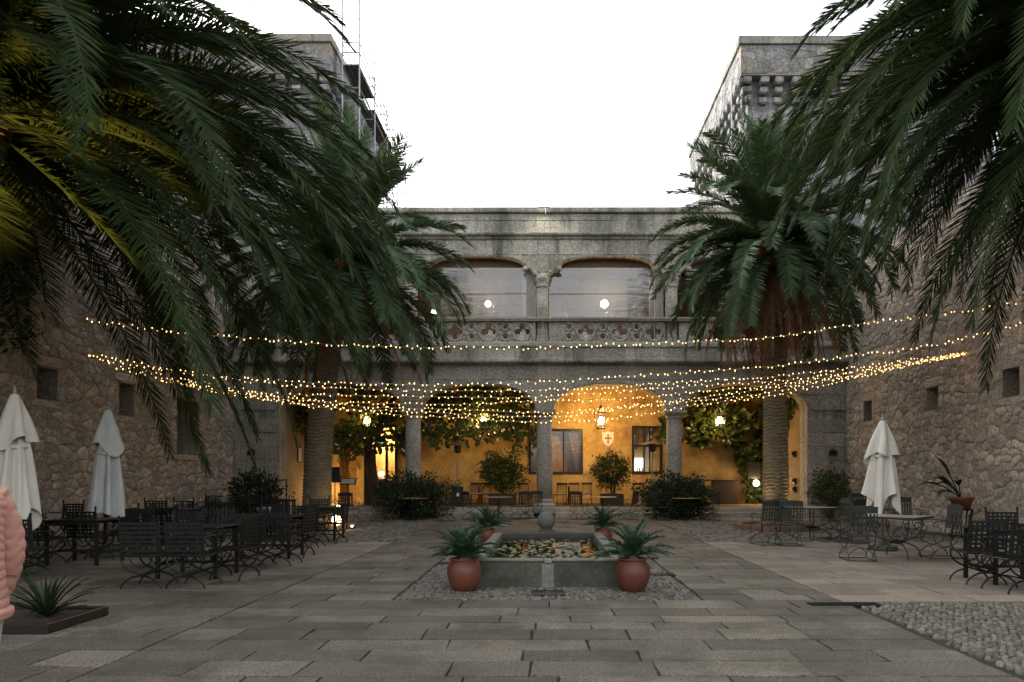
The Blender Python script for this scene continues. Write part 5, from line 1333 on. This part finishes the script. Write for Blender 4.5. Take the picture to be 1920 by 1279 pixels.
# loudspeaker, menu stand, speaker on the right
t = thing('notice_stand','black panel on a thin stand beside the left palm trunk','stand',(X(628,29.3),29.3,TZ)); m_=MB(); m_.bbox(-.24,.24,-.12,.12,1.0,1.66,.02); m_.build('panel', M['black'], t); m_=MB(); m_.tube([(0,0,0),(0,0,1.0)],.02,6); m_.tube([(-.3,0,.01),(0,0,.3),(.3,0,.01)],.015,6); m_.build('stand_leg', M['black'], t)
t = thing('menu_lectern','sloping menu lectern with two pale sheets on the left terrace','lectern',(X(653,30.2),30.2,TZ)); m_=MB(); Mx=Matrix.Translation((0,0,1.05))@Matrix.Rotation(rad(38),4,'X'); m_.box(-.34,.34,-.22,.22,-.02,.0,Mx); m_.build('board', M['wood_dark'], t)
for s in (-1,1): m_=MB(); m_.box(s*.15-.14,s*.15+.14,-.18,.16,.004,.008,Mx); m_.build('menu_sheet', M['white'], t)
m_=MB(); m_.tube([(0,0,0),(0,0,1.0)],.02,6); m_.lathe([(.2,0),(.2,.03),(.03,.05)],14); m_.build('post', M['wood_dark'], t)
t = thing('loudspeaker','black loudspeaker box mounted among the right climber leaves','loudspeaker',(X(1412,31.4),31.4,0)); z=Zp(897,31.4); m_=MB(); m_.bbox(-.28,.28,-.18,.18,z,z+.74,.02); m_.build('cabinet', M['black'], t); m_=MB(); m_.tube([(0,0,TZ),(0,0,z)],.02,6); m_.build('post', M['black'], t)
p = at(1418,906,31.2); t = thing('globe_lamp','small glowing lamp under the black loudspeaker on the right','lamp',p); m_=MB(); m_.lathe([(.02,-.14),(.10,-.10),(.13,0),(.10,.10),(.02,.14)],12); m_.build('globe', glow('small_globe',(1,.78,.4),10), t, True); m_=MB(); m_.tube([(0,0,-.14),(0,0,TZ-p.z)],.015,5); m_.build('post', M['black'], t)
ld = bpy.data.lights.new('small_globe_light','POINT'); ld.energy=14; ld.color=(1,.7,.32); ld.shadow_soft_size=.13; l_=bpy.data.objects.new('small_globe_light',ld); col.objects.link(l_); l_.location=p+Vector((0,-.25,0))
# warm light behind the notice stand
p=Vector((X(612,31.5),31.7,1.0)); t = thing('wall_uplight','small warm uplight hidden behind the left palm trunk','lamp',(p.x,p.y,TZ)); m_=MB(); m_.lathe([(.08,0),(.1,.2),(.09,.22)],12); m_.build('housing', M['black'], t); m_=MB(); m_.lathe([(.085,.221),(.01,.225)],12); m_.build('lens', M['spot'], t)
ld = bpy.data.lights.new('uplight','POINT'); ld.energy=26; ld.color=(1,.6,.22); ld.shadow_soft_size=.08; l_=bpy.data.objects.new('uplight',ld); col.objects.link(l_); l_.location=(p.x,p.y,TZ+.35)
# railing by the left wall
t = thing('metal_railing','dark metal railing by the shrub in the far left corner','railing',(0,0,0)); a=at(470,912,24.0); b=at(537,899,26.8); c=at(470,930,24.0); d=at(537,916,26.8)
m_=MB(); m_.tube([a,b],.03,6); m_.build('top_rail', M['iron'], t); m_=MB(); m_.tube([c,d],.025,6); m_.build('lower_rail', M['iron'], t)
for s in (0,.33,.66,1): q=a.lerp(b,s); m_=MB(); m_.tube([(q.x,q.y,0),q],.025,6); m_.build('post', M['iron'], t)
# small wall lamps on both far corners
for (x,lab) in ((at(473,852,27.5).x,'small dark iron wall lamp on the left pier'),(at(1560,849,27.5).x,'dark iron wall lamp high on the right pier')):
    t = thing('wall_lamp',lab,'wall lamp',(x,YF-.02,Zp(850,27.5))); m_=MB(); m_.bbox(-.12,.12,-.3,-.1,-.1,.08,.02); m_.tube([(0,0,.02),(0,-.15,.02)],.02,5); m_.lathe([(.16,.08),(.02,.2)],10,(0,-.2,0)); m_.build('housing', M['black'], t)

# ================================================================ fairy lights
def string(pts, YL, YR, label, seed, sp=.135, skip=.05):
    rnd=random.Random(seed); P=[at(px,py,YL+(YR-YL)*(px-pts[0][0])/(pts[-1][0]-pts[0][0])) for px,py in pts]
    C=bez(P,14); C=[Vector(p)+Vector((0,0,.010*noise.noise(Vector((i*.35,seed,0))))) for i,p in enumerate(C)]
    t=thing('light_string',label,'string lights',(0,0,0),group='strings of fairy lights across the courtyard')
    m_=MB(); m_.tube(C,.004,4,False); m_.build('cable', M['wire'], t)
    b=MB(); acc=0; nxt=skip
    for i in range(len(C)-1):
        l=(C[i+1]-C[i]).length
        while nxt < acc+l:
            q=C[i].lerp(C[i+1],(nxt-acc)/l); s=1 if rnd.random()<.5 else -1; r_=rnd.uniform(.009,.015); q=q+Vector((rnd.uniform(-.02,.02),rnd.uniform(-.02,.02),s*rnd.uniform(.010,.034)))
            b.add([q+Vector((0,0,r_*1.5)),q+Vector((r_,0,0)),q+Vector((0,r_,0)),q+Vector((-r_,0,0)),q+Vector((0,-r_,0)),q-Vector((0,0,r_*1.5))],[(0,1,2),(0,2,3),(0,3,4),(0,4,1),(5,2,1),(5,3,2),(5,4,3),(5,1,4)])
            nxt+=sp*rnd.uniform(.6,1.45)
        acc+=l
    tag(b.build('bulbs', M['bulb'], t), kind='stuff'); return t
def sx(px, W): return abs(W*F/(px-VX))
string([(30,572),(160,599),(300,618),(380,627),(530,640),(670,648),(830,652),(1000,653),(1100,648),(1300,641),(1450,632),(1600,609),(1760,590),(1908,568)],15.6,17.4,'topmost fairy-light string, crossing just below the balustrade',1,skip=1.55)
string([(165,664),(280,685),(400,704),(545,716),(650,719),(800,721),(960,719),(1100,711),(1300,697),(1450,687),(1600,667),(1760,645),(1935,602)],16.5,17.0,'second fairy-light string from the top, rising to the right edge',2)
string([(165,668),(290,690),(410,708),(560,724),(700,730),(880,733),(1050,730),(1200,722),(1350,712),(1450,706),(1600,690),(1700,676),(1812,663)],16.6,19.6,'third fairy-light string from the top',3)
string([(190,676),(345,712),(520,738),(650,741),(800,744),(980,745),(1150,735),(1300,724),(1450,715),(1560,702),(1700,680),(1812,662)],17,19.6,'fourth fairy-light string, sagging to the capitals',4)
string([(300,712),(470,738),(600,752),(700,756),(860,758),(1000,752),(1150,750),(1300,735),(1430,724),(1560,706),(1700,680),(1815,661)],18,19.6,'fifth fairy-light string, level with the lantern tops on the left',5,.14)
string([(215,690),(420,732),(560,750),(700,764),(860,768),(1010,774),(1120,768),(1260,752),(1400,734),(1530,716),(1640,698),(1815,662)],17.5,19.6,'sixth fairy-light string, crossing the middle capital',6,.13)
string([(340,722),(450,742),(600,764),(760,771),(900,778),(1040,781),(1180,764),(1300,752),(1430,738),(1560,712),(1680,688),(1815,662)],18.2,19.6,'seventh fairy-light string, just above the lowest',7,.13)
string([(300,714),(370,725),(500,748),(620,763),(700,775),(850,783),(960,790),(1060,790),(1200,778),(1300,760),(1430,744),(1530,725),(1660,696),(1815,662)],18.4,19.6,'lowest fairy-light string, dipping in front of the middle column',8,.14)

# ================================================================ people
def skinbody(name, verts, edges, radii, mat, parent, root=0, sub=2):
    me=bpy.data.meshes.new(name); me.from_pydata(verts,edges,[]); me.update(); o=link(name,me,parent)
    md=o.modifiers.new('skin','SKIN'); md.use_smooth_shade=True
    for i,sv in enumerate(me.skin_vertices[0].data): sv.radius=radii[i] if isinstance(radii[i],tuple) else (radii[i],)*2; sv.use_root=(i==root)
    s=o.modifiers.new('sub','SUBSURF'); s.levels=s.render_levels=sub; me.materials.append(M[mat]); return o
def figure(t, seated=False, top='pink', legs='jeans', s=1.0, reach=0.25):
    """standing adult about 1.8 m facing +y, or seated on a 0.45 m seat"""
    if not seated:
        hip=.97; V=[(0,0,hip),(0,.0,1.15),(0,0,1.32),(0,-.01,1.48),(0,.0,1.56),(0,.02,1.66),(0,.02,1.75)]; Rr=[(.15,.11),(.13,.10),(.155,.11),(.09,.07),(.055,.055),(.078,.095),(.075,.09)]
        E=[(i,i+1) for i in range(6)]
        for sx_ in (-1,1):
            b=len(V); V+=[(sx_*.17,-.01,1.46),(sx_*.235,-.02,1.20),(sx_*.24,.05,.98),(sx_*.235,.09,.90),(sx_*.23,.11,.84)]; Rr+=[.062,.048,.036,(.03,.022),(.032,.018)]; E+=[(3,b)]+[(b+i,b+i+1) for i in range(4)]
            for q,(dx,dl) in enumerate(((-.024,.075),(-.008,.085),(.008,.08),(.023,.065))): c=len(V); V+=[(sx_*.23+dx*.6,.115+q*.002,.80),(sx_*.23+dx,.125,.84-dl)]; Rr+=[.009,.008]; E+=[(b+4,c),(c,c+1)]
            c=len(V); V+=[(sx_*.20,.13,.83),(sx_*.19,.145,.79)]; Rr+=[.011,.009]; E+=[(b+3,c),(c,c+1)]
            b=len(V); V+=[(sx_*.10,0,.88),(sx_*.11,.02,.50),(sx_*.115,-.01,.10),(sx_*.12,.10,.04)]; Rr+=[.092,.062,.045,.042]; E+=[(0,b)]+[(b+i,b+i+1) for i in range(3)]
    else:
        hip=.52; V=[(0,0,hip),(0,.02,.72),(0,.03,.90),(0,.02,1.05),(0,.03,1.13),(0,.06,1.23),(0,.06,1.31)]; Rr=[(.15,.12),(.13,.10),(.155,.11),(.09,.07),(.055,.055),(.078,.095),(.075,.09)]
        E=[(i,i+1) for i in range(6)]
        for sx_ in (-1,1):
            b=len(V); V+=[(sx_*.17,.02,1.03),(sx_*.22,.08,.80),(sx_*.17,.30,.80),(sx_*.14,.37,.81)]; Rr+=[.06,.046,.034,.032]; E+=[(3,b)]+[(b+i,b+i+1) for i in range(3)]
            b=len(V); V+=[(sx_*.10,.12,.50),(sx_*.12,.42,.50),(sx_*.12,.44,.08),(sx_*.12,.54,.04)]; Rr+=[.09,.062,.045,.04]; E+=[(0,b)]+[(b+i,b+i+1) for i in range(3)]
    skinbody('body',V,E,Rr,'skin',t)
    hz=V[5][2]+.03; hy=V[5][1]
    m_=MB(); m_.lathe([(.02,.13)]+[(.10*math.sin(a),.01+.12*math.cos(a)) for a in [k*math.pi/10 for k in range(1,6)]]+[(.105,-.05),(.09,-.13),(.02,-.14)],18,(0,hy-.03,hz)); m_.build('hair', M['hair'], t, True)
    m_=MB(); m_.tube([(0,hy+.085,hz+.0),(0,hy+.115,hz-.035),(0,hy+.09,hz-.045)],[.008,.014,.01],6); m_.build('nose', M['skin'], t, True)
    for s_ in (-1,1): m_=MB(); m_.lathe([(.003,-.012),(.011,0),(.003,.012)],8,(s_*.032,hy+.085,hz+.01)); m_.build('eye', M['black'], t, True); 
    m_=MB(); m_.tube([(-.025,hy+.088,hz-.07),(0,hy+.096,hz-.072),(.025,hy+.088,hz-.07)],.006,5); m_.build('mouth', M['red'], t, True)
    for s_ in (-1,1): m_=MB(); m_.lathe([(.004,-.03),(.014,-.01),(.018,.012),(.006,.03)],8,(s_*.083,hy,hz-.01)); m_.build('ear', M['skin'], t, True)
    # jacket, quilted in rings
    def loft(name, rings_, mat, n=36, quilt=0.):
        V=[]; 
        for j,(c,rx,ry) in enumerate(rings_):
            for k in range(n):
                a=2*math.pi*k/n; q=1+quilt*abs(math.sin(j*.40+.9*math.sin(a*2+.7)+.5*math.sin(a*5+j*.06)))**.5*(1 if j not in (0,len(rings_)-1) else 0); V.append((c[0]+rx*q*math.cos(a),c[1]+ry*q*math.sin(a),c[2]))
        m=MB(); m.add(V,[(j*n+k,j*n+(k+1)%n,(j+1)*n+(k+1)%n,(j+1)*n+k) for j in range(len(rings_)-1) for k in range(n)]); return m.build(name,M[mat],t,True)
    o0=V[2][2]-1.32
    if not seated:
        RG=[]; nR=120
        for j in range(nR+1):
            s_=j/nR; z=.90+(1.53-.90)*s_; puff=.0
            rx=.235-.045*math.sin(s_*math.pi)*.9*(s_<.99); rx = rx if s_<.82 else rx*(1-((s_-.82)/.18)**2*.62)
            ry=.19-.02*s_; ry = ry if s_<.82 else ry*(1-((s_-.82)/.18)**2*.5)
            if s_<.06: puff=.012
            RG.append(((0,0,z),rx+puff,ry+puff))
        loft('jacket',RG,top,72,.035)
        for s_ in (-1,1):
            P=bez([(s_*.16,-.01,1.47),(s_*.245,-.02,1.30),(s_*.275,-.01,1.15),(s_*.275,.04,1.0),(s_*.255,.09,.92)],24); m_=MB(); m_.tube(P,[.084-.0004*i for i in range(len(P))],24); m_.v=[tuple(Vector(P[q_//24])+(Vector(v_)-Vector(P[q_//24]))*(.93+.12*abs(math.sin((q_//24)*.36+.9*math.sin((q_%24)*.52)+.6*math.sin((q_%24)*1.05+q_*.001)))**.5)) for q_,v_ in enumerate(m_.v)]; m_.build('sleeve',M[top],t,True)
        for s_ in (-1,1): loft('trouser_leg',[((s_*.105,.0,.98),.125,.13),((s_*.11,.01,.85),.112,.118),((s_*.112,.02,.7),.10,.105),((s_*.112,.025,.5),.085,.09),((s_*.116,.0,.3),.08,.085),((s_*.118,-.01,.09),.082,.085)],legs,24)
        for s_ in (-1,1): m_=MB(); m_.bbox(s_*.12-.05,s_*.12+.05,-.09,.18,0,.09,.03); m_.build('shoe',M['white'],t)
    else:
        loft('jacket',[((0,0,.50),.18,.14),((0,.01,.62),.165,.13),((0,.02,.8),.18,.135),((0,.02,.95),.20,.13),((0,.02,1.04),.17,.10),((0,.02,1.10),.075,.07)],top,28)
        for s_ in (-1,1): m_=MB(); m_.tube(bez([(s_*.15,.02,1.03),(s_*.225,.06,.82),(s_*.18,.28,.80)],6),[.07]*8+[.05]*5,12); m_.build('sleeve',M[top],t,True)
        for s_ in (-1,1): m_=MB(); m_.tube([(s_*.09,.02,.52),(s_*.12,.40,.53),(s_*.13,.45,.45),(s_*.12,.44,.10)],[.10,.08,.075,.06],12); m_.build('trouser_leg',M[legs],t,True)
pe=thing('person','person in a pink quilted jacket and pale jeans at the left edge','person',(-2.845,3.3,0),rad(82),s=1.06); figure(pe)
M['navy']=plain('dark_blue_cloth',(.02,.03,.05),.9); M['rosy']=plain('red_cloth',(.4,.07,.05),.9)
gz=6.77
for i,(px,Y_,r_,top,lab,sk,sit) in enumerate(((930,28.75,-70,'navy','person in a dark jacket behind the gallery sheet left of the middle column',1.10,False),(1139,28.8,150,'navy','seated diner whose dark head shows below the bright gallery globe',1.2,True),(1056,28.75,90,'rosy','person in a red top just right of the middle gallery column',1.07,False),(1193,28.75,-60,'navy','person in dark clothes near the right end of the gallery bay, beside the pot',1.12,False))):
    t=thing('person',lab,'person',(X(px,Y_),Y_,gz),rad(r_),s=sk); figure(t,sit,top,'navy')
    if sit:
        m_=MB(); m_.bbox(-.24,.24,-.24,.24,.40,.43,.01)
        for a in (-1,1):
            for b in (-1,1): m_.tube([(a*.2,b*.2,.4),(a*.22,b*.22,0)],.018,5)
        m_.bbox(-.23,.23,-.27,-.24,.43,.85,.01); c_=tag(m_.build('dining_chair',M['wood_dark'],loc=(X(px,Y_),Y_,gz)),'dark dining chair in the gallery below the bright globe','chair'); c_.rotation_euler.z=rad(r_); c_.scale=(sk,)*3
sc.render.film_transparent=False
